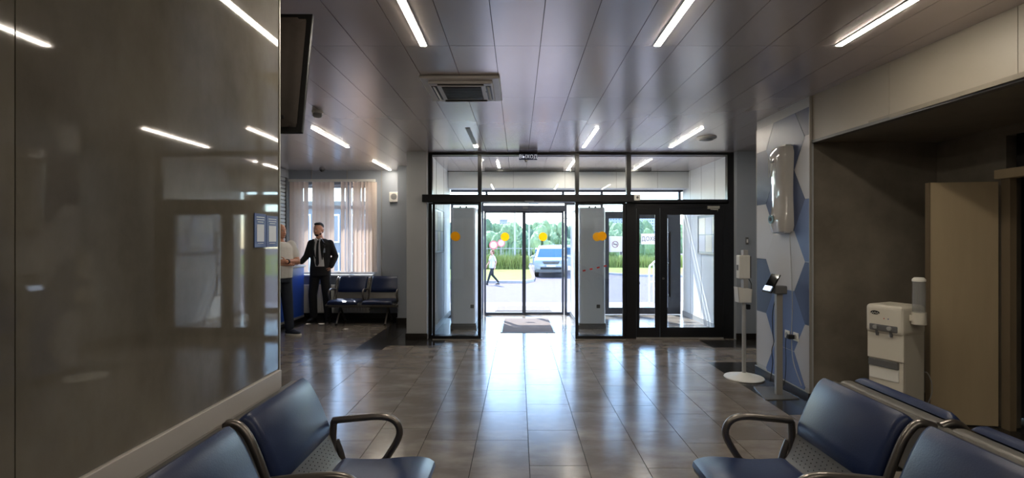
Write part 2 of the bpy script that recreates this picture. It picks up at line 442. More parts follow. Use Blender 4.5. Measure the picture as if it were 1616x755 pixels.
# ------------------------------------------------------------ polished partition wall (left)
wp = struct('wall_partition')
MB().box(-1.40, XW - .012, -4.0, 2.285, 0, CEIL).build('wall_body', M_white_wall, wp)
y1 = 2.290
for k in range(5):
    y0 = y1 - 1.2
    b = MB().box(XW - .012, XW, y0 + .0015, y1 - .0015, .890, CEIL - .002); b.build('stone_panel', M_stone, wp)
    MB().box(XW - .012, XW + .006, y0 + .001, y1 - .001, .0, .805).build('dado_panel', M_dado, wp)
    MB().box(XW - .012, XW + .014, y0 + .001, y1 - .001, .805, .888, .003).build('dado_rail', M_dado, wp)
    y1 = y0
MB().box(-1.40, XW + .004, 2.288, 2.298, .0, CEIL).build('edge_trim', M_alu, wp)
# posters
def poster(y0, y1, z0, z1, label):
    t = thing('wall_notice', label, 'sign', (XW + .0015, (y0 + y1) / 2, z0), group=None)
    h = (y1 - y0) / 2; H = z1 - z0
    MB().box(0, .003, -h, h, 0, H).build('board', M_bluesign, t)
    MB().box(.003, .004, -h * .62, h * .62, H * .17, H * .68).build('plaque', M_print, t, label='pale blank plaque in the middle of the notice')
    for k, w in enumerate((.7, .66, .5)):
        MB().box(.003, .0038, -h * w, h * w, H * (.88 - .07 * k), H * (.905 - .07 * k)).build('print_line', M_print, t)
    MB().box(.003, .0038, -h * .5, h * .5, H * .11, H * .125).build('print_line', M_print, t)
poster(2.072, 2.165, 1.468, 1.615, 'blue notice on the polished wall, left of a pair, farther from the corner')
poster(2.170, 2.272, 1.468, 1.610, 'blue notice on the polished wall, right of a pair, nearest the corner')

# ------------------------------------------------------------ hexagon wall (right)
wh = struct('wall_right')
Y0, Y1 = 4.50, 5.46
MB().box(XH + .004, 2.72, Y0 - .028, Y1, 0, CEIL).build('wall_body', M_grey_wall, wh)
MB().box(XH - .002, XH + .02, Y0 - .035, Y0 - .028, .09, CEIL).build('corner_trim', M_alu, wh)
MB().box(XH - .002, XH + .006, Y1 - .006, Y1 + .002, .09, 2.73).build('edge_trim', M_alu, wh)
MB().box(XH - .012, XH + .02, Y0 - .035, Y1 + .012, 0, .085).build('skirting', M_skirt, wh)
MB().box(XH - .014, XH + .018, Y0 - .035, Y1 + .012, .085, .092).build('skirting_trim', M_alu, wh)
def clip(poly, xa, xb, za, zb):
    for ax, lim, sg in ((0, xa, 1), (0, xb, -1), (1, za, 1), (1, zb, -1)):
        out = []
        for i in range(len(poly)):
            p, q = poly[i - 1], poly[i]
            ip = (p[ax] - lim) * sg >= 0; iq = (q[ax] - lim) * sg >= 0
            if ip != iq:
                t = (lim - p[ax]) / (q[ax] - p[ax]); out.append((p[0] + t * (q[0] - p[0]), p[1] + t * (q[1] - p[1])))
            if iq: out.append(q)
        poly = out
        if not poly: return []
    return poly
hexes = []
for cz, m in ((.12, M_navy3), (.71, M_navy3), (1.295, M_lightpanel), (1.88, M_navy2), (2.46, M_navy2)): hexes.append((4.895, cz, m))
for cz, m in ((.42, M_lightpanel), (1.0, M_slate), (1.59, M_lightpanel), (2.18, M_navy1), (2.765, M_lightpanel)): hexes.append((5.43, cz, m))
for cz, m in ((.42, M_lightpanel), (1.0, M_navy2), (1.59, M_navy3), (2.18, M_lightpanel), (2.765, M_navy1)): hexes.append((4.36, cz, m))
sd_ = .357; hh = .2925
for cy, cz, m in hexes:
    P = [(cy + sd_, cz), (cy + sd_ / 2, cz + hh), (cy - sd_ / 2, cz + hh), (cy - sd_, cz), (cy - sd_ / 2, cz - hh), (cy + sd_ / 2, cz - hh)]
    P = clip(P, Y0 - .03, Y1 - .004, .092, 2.73)
    if len(P) > 2: MB().prism(P, 'x', XH, XH + .005).build('hexagon_panel', m, wh)

# bulkhead and alcove
bk = struct('trim_bulkhead')
fx = [(2.70, Y0 - .005), (2.765, 3.62), (2.83, 2.75), (3.0, .6), (3.0, -4)]
ZB = 2.405
for i in range(len(fx) - 1):
    (xa, ya), (xb, yb) = fx[i], fx[i + 1]
    MB().prism([(xa, ya - .002), (xb, yb + .002), (xb + .12, yb + .002), (xa + .12, ya - .002)], 'z', ZB + .012, CEIL).build('bulkhead_panel', M_soffit, bk)
    MB().prism([(xa - .006, ya), (xb - .006, yb), (xb + .05, yb), (xa + .05, ya)], 'z', ZB - .012, ZB + .012).build('edge_strip', M_mgrey, bk)
sbuild(MB().prism([(2.72, Y0), (3.1, -4), (4.9, -4), (4.9, Y0 + .1), (2.72, Y0 + .1)], 'z', ZB, ZB + .03), 'trim_alcove_ceiling', M_stone2)
wa = struct('wall_alcove')
MB().box(2.69, 3.88, Y0, Y0 + .03, .09, ZB).build('back_panel', M_stone2, wa)
MB().box(2.72, 4.0, Y0 + .03, Y0 + .12, 0, CEIL).build('wall_body', M_grey_wall, wa)
XA = 3.88
MB().box(XA, XA + .12, 3.86, Y0 + .03, 0, ZB).build('side_panel', M_stone2, wa)
MB().box(XA, XA + .12, 2.86, 3.86, 2.33, ZB).build('side_panel', M_stone2, wa)
MB().box(XA, XA + .12, -4, 2.86, 0, ZB).build('side_panel', M_stone2, wa)
MB().box(2.68, 3.86, Y0 - .012, Y0, 0, .09).build('skirting', M_skirt, wa)
MB().box(XA - .012, XA, 3.93, Y0, 0, .09).build('skirting', M_skirt, wa)
# dark room beyond the open door
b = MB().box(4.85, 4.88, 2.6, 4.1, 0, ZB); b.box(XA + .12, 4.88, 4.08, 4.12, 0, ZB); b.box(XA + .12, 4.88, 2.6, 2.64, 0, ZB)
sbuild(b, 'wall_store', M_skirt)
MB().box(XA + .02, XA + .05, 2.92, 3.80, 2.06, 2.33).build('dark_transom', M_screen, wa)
# cream door
d = struct('door_1', (3.83, 3.89, 0)); d.rotation_euler = (0, 0, R(-8))
MB().box(-.49, 0, -.02, .02, .012, 1.965).build('door_leaf', M_cream, d)
MB().box(-.50, -.49, -.024, .024, .012, 1.965).build('door_edge', M_brownframe, d)
f = struct('trim_door_frame')
MB().box(XA - .03, XA + .02, 3.80, 3.87, 0, 2.06).build('jamb', M_brownframe, f)
MB().box(XA - .03, XA + .02, 2.86, 2.93, 0, 2.06).build('jamb', M_brownframe, f)
MB().box(XA - .06, XA + .02, 2.84, 3.90, 1.985, 2.06, .005).build('lintel', M_cream, f)
MB().box(XA + .06, XA + .11, 3.72, 3.78, 0, 1.98).build('inner_jamb', M_cream, f)

# ------------------------------------------------------------ inner entrance partition
def frame_rect(b, x0, x1, z0, z1, y0, y1, w, wt=None, wb_=None):
    wt = w if wt is None else wt; wb_ = w if wb_ is None else wb_
    b.box(x0, x0 + w, y0, y1, z0, z1); b.box(x1 - w, x1, y0, y1, z0, z1)
    b.box(x0 + w, x1 - w, y0, y1, z1 - wt, z1); b.box(x0 + w, x1 - w, y0, y1, z0, z0 + wb_)
s_ = DP / 766
def PX(px, D=DP): return (px - 818) / 766 * D
def PZ(py, D=DP): return 1.5 - (py - 379) / 766 * D
w1 = struct('window_1')           # transom band
zt0, zt1 = PZ(308), CEIL
MB().box(PX(676), PX(1160), DP, DP + .08, CEIL - .035, CEIL - .001).build('top_rail', M_black, w1)
for a in (676, 754, 908, 989, 1148):
    w = {676: 6, 754: 6, 908: 6, 989: 7, 1148: 12}[a]
    MB().box(PX(a), PX(a + w), DP, DP + .08, PZ(320), CEIL - .035).build('mullion', M_black, w1)
MB().box(PX(1000), PX(1150), DP, DP + .08, PZ(322), PZ(315)).build('transom_rail', M_black, w1)
for a, c in ((682, 754), (760, 908), (914, 989), (996, 1148)):
    MB().box(PX(a), PX(c), DP + .036, DP + .044, PZ(316), CEIL - .035).build('glass_pane', M_glass, w1)
    MB().box(PX(a), PX(c), DP + .03, DP + .05, CEIL - .055, CEIL - .045).build('glazing_bead', M_black, w1)
op = thing('door_operator', 'long black sliding door header box above the open entrance', 'door header', (PX(835), DP - .05, PZ(320)))
MB().box(PX(669) - PX(835), PX(1001) - PX(835), -.1, .05, 0, PZ(308.5) - PZ(320), .004).build('housing', M_black, op)
MB().box(PX(828) - PX(835), PX(842) - PX(835), -.11, -.1, .0, .02, .002).build('motion_sensor', M_mgrey, op)
# sidelights
for n, (a, c) in enumerate(((676, 759), (908, 991))):
    w = struct('window_%d' % (n + 2))
    b = MB(); frame_rect(b, PX(a), PX(c), .0, PZ(320.5), DP + .02, DP + .07, .05, .02, .05); b.build('frame', M_black, w)
    MB().box(PX(a) + .05, PX(c) - .05, DP + .042, DP + .05, .05, PZ(322)).build('glass_pane', M_glass, w)
    cx = {0: 719, 1: 943}[n]
    MB().cyl((PX(cx), DP + .041, PZ(374)), (PX(cx), DP + .0395, PZ(374)), .067, 32).build('round_sticker', M_yellow, w)
# sliding leaves standing open in front of the sidelights
for n, (a, c) in enumerate(((684, 760), (907, 985))):
    w = struct('door_%d' % (n + 2))
    ya = DP - .035
    b = MB(); frame_rect(b, PX(a), PX(c), .012, PZ(320), ya - .04, ya, .035, .03, .045); b.build('frame', M_black, w)
    MB().box(PX(a) + .035, PX(c) - .035, ya - .024, ya - .016, .055, PZ(323)).build('glass_pane', M_glass, w)
    cx = {0: 719, 1: 949}[n]
    MB().cyl((PX(cx), ya - .025, PZ(373)), (PX(cx), ya - .0265, PZ(373)), .069, 32).build('round_sticker', M_yellow, w)
    MB().box(PX(a), PX(c) + .01, ya - .05, ya - .005, .0, .012).build('floor_guide', M_alu, w)
    if n == 1:
        for k in range(4):
            MB().obox((PX(921 + 11 * k), ya - .026, PZ(427 - 2.4 * k)), (.045, .002, .022), (0, R(-12), 0)).build('tape_mark', M_red, w)
# hinged double door
fz = PZ(537)
d4 = struct('trim_entrance_frame')
b = MB().box(PX(989), PX(1004), DP, DP + .08, 0, PZ(320)); b.box(PX(1142), PX(1159), DP, DP + .08, 0, PZ(320)); b.box(PX(1004), PX(1142), DP, DP + .08, PZ(329), PZ(320))
b.build('frame', M_black, d4)
b = MB().box(PX(1004), PX(1142), DP, DP + .06, 0, .02); b.build('threshold', M_alu, d4)
def leaf(name, a, c, ga, gc, handle, hx):
    w = struct(name); b = MB(); y0, y1 = DP + .005, DP + .06
    b.box(PX(a), PX(ga), y0, y1, .02, PZ(328.6)); b.box(PX(gc), PX(c), y0, y1, .02, PZ(328.6))
    b.box(PX(ga), PX(gc), y0, y1, PZ(338), PZ(328.6)); b.box(PX(ga), PX(gc), y0, y1, .02, PZ(518.5)); b.build('frame', M_black, w)
    b = MB(); frame_rect(b, PX(ga), PX(gc), PZ(518.5), PZ(338), y0 - .004, y0 + .01, .012); b.build('glazing_bead', M_alu if False else M_black, w)
    MB().box(PX(ga), PX(gc), y0 + .02, y0 + .028, PZ(519), PZ(337)).build('glass_pane', M_glass, w)
    if handle:
        h = MB().cyl((hx, DP - .06, PZ(468)), (hx, DP - .06, PZ(366)), .014).build('pull_handle', M_blk, w)
        for py in (368, 416, 466): MB().cyl((hx - .0, DP - .06, PZ(py)), (hx - .0, DP + .01, PZ(py)), .011).build('handle_bracket', M_blk, h)
        MB().cyl((PX(1047), DP + .008, PZ(440)), (PX(1047), DP - .008, PZ(440)), .016).build('lock_cylinder', M_alu_dark, w)
        b = MB().box(PX(1116), PX(1134), DP - .045, DP + .004, PZ(330), PZ(325.5), .004).build('door_closer', M_alu, w)
        MB().tube([(PX(1120), DP - .03, PZ(331)), (PX(1128), DP - .12, PZ(332)), (PX(1132), DP - .01, PZ(334))], .006).build('closer_arm', M_alu, w)
leaf('door_4', 1004.5, 1041.5, 1008, 1035, False, 0)
leaf('door_5', 1042, 1142, 1052, 1128.5, True, PX(1055))
cp = thing('call_point', 'small white square call point on the black header', 'button', (PX(1001.5), DP - .165, PZ(318)))
MB().box(-.045, .045, -.01, .05, 0, .088, .006).build('case', M_white, cp)
MB().cyl((0, -.01, .044), (0, -.016, .044), .018).build('button', M_mgrey, cp)
MB().box(.01, .03, .05, .155, .02, .06).build('mounting', M_black, cp)

# ------------------------------------------------------------ lobby
DB = DO - .32
wbk = struct('trim_lobby_bulkhead')
MB().box(-1.36, 3.30, DB, DO + .05, PZ(300, DO), CEIL).build('bulkhead_body', M_white_wall, wbk)
for xx in (-.1, .9, 1.9, 2.7): MB().box(xx, xx + .006, DB - .003, DB + .001, PZ(300, DO), CEIL).build('panel_joint', M_lgrey, wbk)
def PO(px): return PX(px, DO)
w6 = struct('window_4')          # outer transom
b = MB().box(-1.36, 3.30, DO, DO + .07, PZ(303, DO), PZ(300, DO)); b.box(-1.36, 3.30, DO, DO + .07, PZ(321, DO), PZ(317, DO)); b.build('rail', M_greyframe, w6)
for a in (706, 766, 887, 948, 1071):
    MB().box(PO(a), PO(a + 3.5), DO, DO + .07, PZ(317, DO), PZ(303, DO)).build('mullion', M_greyframe, w6)
MB().box(-1.36, 3.30, DO + .03, DO + .038, PZ(317, DO), PZ(303, DO)).build('glass_pane', M_glass2, w6)
# outer sliding doors
hd = thing('sliding_door_header', 'dark grey header over the outer sliding doors', 'door header', (PO(829), DO - .04, PZ(334, DO)))
MB().box(PO(763) - PO(829), PO(893) - PO(829), -.05, .06, 0, PZ(325, DO) - PZ(334, DO), .004).build('housing', M_greyframe, hd)
MB().box(-.05, .05, -.06, -.05, .05, .085).build('motion_sensor', M_mgrey, hd)
w = struct('window_5'); MB().box(PO(764), PO(895), DO + .02, DO + .03, PZ(325, DO), PZ(317, DO)).build('glass_pane', M_glass2, w)
for n, (a, c, sx) in enumerate(((764, 827.5, 797), (826.5, 890, 857))):
    w = struct('door_%d' % (n + 6)); y = DO + (.0 if n == 0 else .045)
    b = MB(); frame_rect(b, PO(a), PO(c), .0, PZ(334, DO), y - .04, y, .042, .03, .05); b.build('frame', M_greyframe, w)
    MB().box(PO(a) + .042, PO(c) - .042, y - .024, y - .016, .05, PZ(336, DO)).build('glass_pane', M_glass2, w)
    MB().cyl((PO(sx), y - .026, PZ(374, DO)), (PO(sx), y - .0275, PZ(374, DO)), .085, 32).build('round_sticker', M_yellow, w)
w = struct('window_6'); b = MB(); frame_rect(b, PO(891), PO(952), 0, PZ(320, DO), DO, DO + .06, .05); b.build('frame', M_greyframe, w)
MB().box(PO(891) + .05, PO(952) - .05, DO + .03, DO + .038, .05, PZ(321, DO)).build('glass_pane', M_glass2, w)
w = struct('window_7'); b = MB(); frame_rect(b, -1.36, PO(763), 0, PZ(320, DO), DO, DO + .06, .05); b.build('frame', M_greyframe, w)
MB().box(-1.31, PO(763) - .05, DO + .03, DO + .038, .05, PZ(321, DO)).build('glass_pane', M_glass2, w)
# outer hinged doors
def oleaf(name, a, c, ga, gc):
    w = struct(name); b = MB(); y0, y1 = DO, DO + .06
    b.box(PO(a), PO(ga), y0, y1, .01, PZ(334, DO)); b.box(PO(gc), PO(c), y0, y1, .01, PZ(334, DO))
    b.box(PO(ga), PO(gc), y0, y1, PZ(345, DO), PZ(334, DO)); b.box(PO(ga), PO(gc), y0, y1, .01, PZ(486, DO)); b.build('frame', M_greyframe, w)
    MB().box(PO(ga), PO(gc), y0 + .02, y0 + .028, PZ(487, DO), PZ(345, DO)).build('glass_pane', M_glass2, w); return w
l1 = oleaf('door_8', 955, 989, 961, 983.5); l2 = oleaf('door_9', 990, 1074, 1000, 1054)
w = struct('window_8'); MB().box(PO(955), PO(1074), DO + .03, DO + .038, PZ(334, DO), PZ(320, DO)).build('glass_pane', M_glass2, w)
MB().box(PO(961), PO(983), DO + .014, DO + .019, PZ(398, DO), PZ(373, DO)).build('notice', mat('pale_notice', (226, 222, 224), rough=.5), l1, label='white square no smoking notice on the glass')
b = MB(); cx, cz = PO(971), PZ(386, DO)
b.tube([(cx + .06 * math.cos(t * PI / 12), DO + .012, cz + .06 * math.sin(t * PI / 12)) for t in range(24)], .006, 6, True)
b.obox((cx, DO + .012, cz), (.12, .004, .010), (0, R(40), 0)); b.build('no_smoking_ring', mat('dull_red', (170, 110, 116)), l1)
MB().obox((cx, DO + .012, cz), (.08, .004, .014)).build('cigarette', M_mgrey, l1)
MB().box(PO(1012), PO(1036), DO + .014, DO + .019, PZ(386, DO), PZ(369, DO)).build('notice', mat('pale_notice', (226, 222, 224)), l2, label='white entrance sign seen from behind through the glass')
text(0, 'sign_lettering', 'ВХОД', .12, (PO(1024.5), DO + .012, PZ(377.5, DO)), (R(90), 0, 0), M_mgrey, l2, mirror=True, sx=.85)
# side housings
def housing(x0, x1, label, sock):
    t = thing('door_side_housing', label, 'housing', ((x0 + x1) / 2, 8.18, 0)); h = (x1 - x0) / 2; L = 1.4
    prof = []
    for k in range(7): a = PI / 2 * k / 6; prof.append((-h + .05 - .05 * math.cos(a), .05 - .05 * math.sin(a)))
    pr2 = [(-x, y) for x, y in prof][::-1]
    MB().prism(prof + pr2 + [(h, L), (-h, L)], 'z', .09, PZ(322)).build('shell', M_colw, t, True)
    e = .018
    b = MB().prism([(-h - e, -.0), (-h + .04, -e - .02), (h - .04, -e - .02), (h + e, 0), (h + e, L), (-h - e, L)], 'z', 0, .06); b.prism([(-h - e / 2, 0), (-h + .04, -e), (h - .04, -e), (h + e / 2, 0), (h + e / 2, L), (-h - e / 2, L)], 'z', .06, .09)
    b.build('base_cover', M_mgrey, t, True)
    for q in (-.05, .05): MB().cyl((q, .001, PZ(325, 8.18) - .02), (q, -.008, PZ(325, 8.18) - .02), .017).build('screw_cap', M_mgrey, t)
    MB().box(sock - .03, sock + .03, -.01, .002, .35, .41, .006).build('socket', M_mgrey, t)
housing(-1.13, -.725, 'white door housing column behind the left glass panel', .15)
housing(1.03, 1.465, 'white door housing column behind the right glass panel', .1)
# lobby notice frames
def notice(x, y0, y1, z0, z1, nx, label, cols, rows):
    t = thing('notice_frame', label, 'notice board', (x, (y0 + y1) / 2, z0)); h = (y1 - y0) / 2; H = z1 - z0; s = nx
    MB().box(min(0, s * .02), max(0, s * .02), -h, h, 0, H).build('backing', mat('notice_backing', (150, 165, 178), rough=.3), t)
    b = MB()
    for yy in (-h, h - .02): b.box(min(s * .02, s * .03), max(s * .02, s * .03), yy, yy + .02, 0, H)
    for zz in (0, H - .02): b.box(min(s * .02, s * .03), max(s * .02, s * .03), -h, h, zz, zz + .02)
    b.build('rim', M_lgrey, t)
    for i in range(cols):
        for j in range(rows):
            cw = (2 * h - .08) / cols; ch = (H - .08) / rows; yy = -h + .04 + cw * i + .01; zz = .04 + ch * j + .01
            MB().box(min(s * .0205, s * .023), max(s * .0205, s * .023), yy, yy + cw - .02, zz, zz + ch - .02).build('sheet', M_white if (i + j) % 2 else M_print, t)
notice(3.297, 7.85, 8.85, PZ(403, 8.2), PZ(338, 8.2), -1, 'framed board of sheets on the right lobby wall', 3, 2)
notice(-1.367, 7.75, 8.75, PZ(400, 8.2), PZ(330, 8.2), 1, 'framed board of sheets on the left lobby wall', 3, 2)
# slot diffusers
for n, (a, c) in enumerate(((765, 889), (900, 1027))):
    t = thing('slot_diffuser', ('long dark slot diffuser in the lobby ceiling above the sliding doors', 'long dark slot diffuser in the lobby ceiling above the hinged doors')[n], 'vent', (PX((a + c) / 2, 9.1), 9.1, CEIL))
    h = (PX(c, 9.1) - PX(a, 9.1)) / 2
    MB().box(-h, h, -.05, .06, -.03, -.001).build('frame', M_mgrey, t)
    for q in (-.03, .03): MB().box(-h + .0, h - .0, q - .012, q + .014, -.045, -.03).build('slot', M_blk, t)
# mats
def doormat(x0, x1, y0, y1, label):
    t = thing('door_mat', label, 'door mat', ((x0 + x1) / 2, (y0 + y1) / 2, 0)); hx = (x1 - x0) / 2; hy = (y1 - y0) / 2
    MB().box(-hx + .03, hx - .03, -hy + .03, hy - .03, .001, .012).build('pile', M_mat, t)
    b = MB(); b.box(-hx, hx, -hy, -hy + .03, .001, .008); b.box(-hx, hx, hy - .03, hy, .001, .008); b.box(-hx, -hx + .03, -hy + .03, hy - .03, .001, .008); b.box(hx - .03, hx, -hy + .03, hy - .03, .001, .008); b.build('rubber_edge', M_mgrey, t)
doormat(-.29, .60, 7.84, 9.25, 'grey brown mat inside the lobby')
doormat(-.50, .72, 10.2, 10.95, 'grey brown mat outside the outer sliding doors')

# exit sign
t = thing('exit_sign', 'hanging blue exit sign with a small lamp dome under it', 'sign', (PX(833.5, 7.15), 7.15, 2.68))
hw = .135
MB().box(-hw, hw, -.02, .02, 0, .085, .003).build('sign_body', M_signblue, t)
MB().box(-hw, hw, -.004, .004, .085, CEIL - 2.68 - .003).build('hanger_plate', glass('smoked_plate', (170, 165, 170)), t)
text(0, 'lettering', 'ВЫХОД', .072, (0, -.0215, .042), (R(90), 0, 0), M_signtext, t)
MB().ell((-.03, 0, -.004), (.026, .02, .03)).build('lamp_dome', M_lgrey, t, True)

# ------------------------------------------------------------ air conditioner
t = thing('ceiling_air_conditioner', 'white square cassette air conditioner set in the ceiling', 'air conditioner', (-.475, 4.22, CEIL))
A = .325
MB().box(-A, A, -A, A, -.028, -.001, .012).build('flange', M_lgrey if False else mat('ac_white', (205, 198, 194), rough=.35), t)
MB().box(-.265, .265, -.265, .265, -.05, -.026, .015).build('inner_panel', MATS['ac_white'], t)
for dx, dy, w, h in ((0, -.225, .19, .022), (0, .225, .19, .022), (-.225, 0, .022, .19), (.225, 0, .022, .19)):
    MB().box(dx - w, dx + w, dy - h, dy + h, -.053, -.049).build('air_slot', M_blk, t)
    fl = MB().obox((dx, dy, -.056), (2 * w if w > h else .022, 2 * h if h > w else .022, .004), (R(25) if w > h else 0, R(25) if h > w else 0, 0)).build('louvre', MATS['ac_white'], t)
g = MB().box(-.165, .165, -.17, .17, -.054, -.049).build('intake_grille', M_blk, t)
for k in range(12):
    y = -.155 + k * .0282
    MB().box(-.16, .16, y - .004, y + .004, -.058, -.053).build('grille_bar', M_mgrey, g)
b = MB(); frame_rect(b, -.18, .18, -.185, .185, 0, 0, .0) if False else None
MB().box(.195, .203, -.06, -.03, -.053, -.049).build('indicator', M_mgrey, t)
# smoke detector, diffuser, dome camera
t = thing('smoke_detector', 'white smoke detector on the ceiling beside the black television', 'smoke detector', (-2.07, 5.0, CEIL))
MB().lathe([(.055, -.001), (.055, -.02), (.048, -.024)]).build('base', M_white, t, True)
MB().lathe([(.044, -.022), (.046, -.05), (.036, -.062), (.018, -.066)]).build('sensor_head', M_lgrey, t, True)
t = thing('round_ceiling_diffuser', 'round white ceiling diffuser right of the linear lamp', 'vent', (2.43, 6.28, CEIL))
MB().lathe([(.125, -.001), (.128, -.01), (.11, -.022), (.09, -.026)]).build('outer_ring', M_lgrey, t, True)
MB().lathe([(.085, -.012), (.088, -.034), (.06, -.04), (.03, -.04)]).build('centre_disc', M_mgrey, t, True)
t = thing('dome_camera', 'dark dome camera on the ceiling in front of the window', 'camera', (-3.66, 9.05, CEIL))
MB().lathe([(.05, -.001), (.05, -.02)]).build('base', M_mgrey, t, True)
MB().ell((0, 0, -.02), (.042, .042, .04)).build('dome', M_blk, t, True)
# loudspeaker
t = thing('wall_loudspeaker', 'small white box loudspeaker on the wall by the window', 'loudspeaker', (PX(622, 9.25), 9.30, PZ(319, 9.25)))
MB().box(-.09, .09, -.07, 0, 0, .19, .008).build('case', M_white, t)
g = MB().cyl((0, -.07, .10), (0, -.075, .10), .06, 24).build('grille', M_lgrey, t)
for k in range(5): MB().box(-.045, .045, -.079, -.074, .065 + k * .017, .069 + k * .017).build('grille_bar', M_mgrey, g)

# ------------------------------------------------------------ television (back towards the camera)
t = thing('television', 'black flat television seen from behind, hung at the wall corner', 'television', (-1.66, 2.535, 2.38)); t.rotation_euler = (R(-11), 0, 0)
MB().box(-.56, .56, .0, .02, -.34, .34, .006).build('bezel', M_blk, t)
MB().box(-.548, .548, .02, .024, -.328, .328).build('screen', M_screen, t)
b = MB()
bm = bmesh.new(); bmesh.ops.create_cube(bm, size=1)
for v in bm.verts:
    s = 1 if v.co.y > 0 else .86
    v.co = Vector((v.co.x * 1.10 * s, -.01 + v.co.y * .022, v.co.z * .66 * s))
bmesh.ops.bevel(bm, geom=bm.edges[:], offset=.02, segments=3, affect='EDGES'); b.bm(bm); bk_ = b.build('back_cover', M_tvback, t, True)
b = MB(); b.tube([(x, -.028, z) for x, z in ((.40, -.2), (.40, .18), (.37, .22), (-.37, .22), (-.40, .18), (-.40, -.2))], .008, 8); b.build('moulded_rib', M_tvback, bk_)
b = MB(); b.tube([(x, -.028, z) for x, z in ((.30, -.2), (.30, .10), (.27, .15), (-.27, .15), (-.30, .10), (-.30, -.2))], .010, 8); b.build('moulded_rib', M_blk, bk_)
MB().box(-.40, .40, -.030, -.02, -.19, .25, .006).build('recess_panel', M_blk, bk_)
MB().box(-.42, .44, -.034, -.02, -.252, -.235, .004).build('moulded_ledge', M_tvback, bk_)
MB().box(.44, .48, -.045, -.035, -.28, -.265).build('port', M_blk, bk_)
MB().box(-.10, .10, -.07, -.03, -.1, .1).build('mount_plate', M_blk, t)
MB().cyl((0, -.06, .05), (0, -.10, .45), .02).build('mount_arm', M_blk, t)

# ------------------------------------------------------------ benches
def arc(pts, n=4):
    """round the inner corners of a polyline (Catmull-Rom)"""
    P = [Vector(p) for p in pts]; out = []
    for i in range(len(P) - 1):
        p0 = P[max(i - 1, 0)]; p1 = P[i]; p2 = P[i + 1]; p3 = P[min(i + 2, len(P) - 1)]
        for k in range(n):
            t = k / n
            out.append(.5 * ((2 * p1) + (p2 - p0) * t + (2 * p0 - 5 * p1 + 4 * p2 - p3) * t * t + (-p0 + 3 * p1 - 3 * p2 + p3) * t ** 3))
    out.append(P[-1]); return out
def closed_arc(pts, n=5):
    P = [Vector(p) for p in pts]; m = len(P); out = []
    for i in range(m):
        p0, p1, p2, p3 = P[i - 1], P[i], P[(i + 1) % m], P[(i + 2) % m]
        for k in range(n):
            t = k / n
            out.append(.5 * ((2 * p1) + (p2 - p0) * t + (2 * p0 - 5 * p1 + 4 * p2 - p3) * t * t + (-p0 + 3 * p1 - 3 * p2 + p3) * t ** 3))
    return out
def sheet_mb(pts, th, y0, y1, side=1, inset=0):
    """sheet/pad following centre line pts (x,z) with thickness th"""
    P = [Vector(p) for p in pts]; up = []; dn = []
    for i, p in enumerate(P):
        d = (P[min(i + 1, len(P) - 1)] - P[max(i - 1, 0)]).normalized(); n = Vector((-d.y, d.x)) * side
        f = 1
        if inset:
            e = min(i, len(P) - 1 - i)
            f = (0.35, .75, 1)[min(e, 2)]
        up.append(p + n * th * f); dn.append(p)
    prof = [tuple(v) for v in up] + [tuple(v) for v in dn[::-1]]
    mb = MB(); mid = (y0 + y1) / 2
    st = [(y0, 0), (y1, 0)] if not inset else [(y0, .35), (y0 + inset * .3, .75), (y0 + inset, 1), (y1 - inset, 1), (y1 - inset * .3, .75), (y1, .35)]
    n = len(prof); vs = []
    for y, f in st:
        if not inset: vs += [(a, y, c) for a, c in prof]
        else:
            for k in range(len(P)): q = dn[k] + (up[k] - dn[k]) * f; vs.append((q.x, y, q.y))
            for k in range(len(P) - 1, -1, -1): vs.append((dn[k].x, y, dn[k].y))
    m = len(st)
    mb.add(vs, [(i * n + k, i * n + (k + 1) % n, (i + 1) * n + (k + 1) % n, (i + 1) * n + k) for i in range(m - 1) for k in range(n)] + [tuple(range(n))[::-1], tuple(range((m - 1) * n, m * n))])
    return mb
BACK = [(-.035, .770), (-.03, .80), (.0, .807), (.035, .79), (.075, .735), (.12, .64), (.16, .53), (.20, .43), (.24, .395)]
SHELL = arc([(-.045, .775), (-.04, .792), (.0, .795), (.03, .78), (.07, .725), (.115, .63), (.155, .52), (.195, .42), (.25, .375), (.40, .372), (.60, .385), (.655, .375), (.668, .345)], 3)
PADB = arc([(.012, .798), (.03, .787), (.05, .765), (.085, .70), (.125, .605), (.152, .533)], 3)
PADS = arc([(.215, .392), (.28, .382), (.42, .380), (.58, .392), (.645, .385), (.67, .362)], 3)
SIDE = arc([(-.045, .785), (.0, .798), (.035, .785), (.075, .73), (.12, .62), (.16, .50), (.19, .42), (.205, .36)], 4)
LOOP = closed_arc([(.168, .582), (.172, .587), (.30, .600), (.41, .606), (.475, .583), (.498, .52), (.46, .44), (.405, .365), (.37, .350), (.30, .348), (.235, .350), (.175, .39), (.160, .44), (.163, .56)], 4)
MESHC = {}
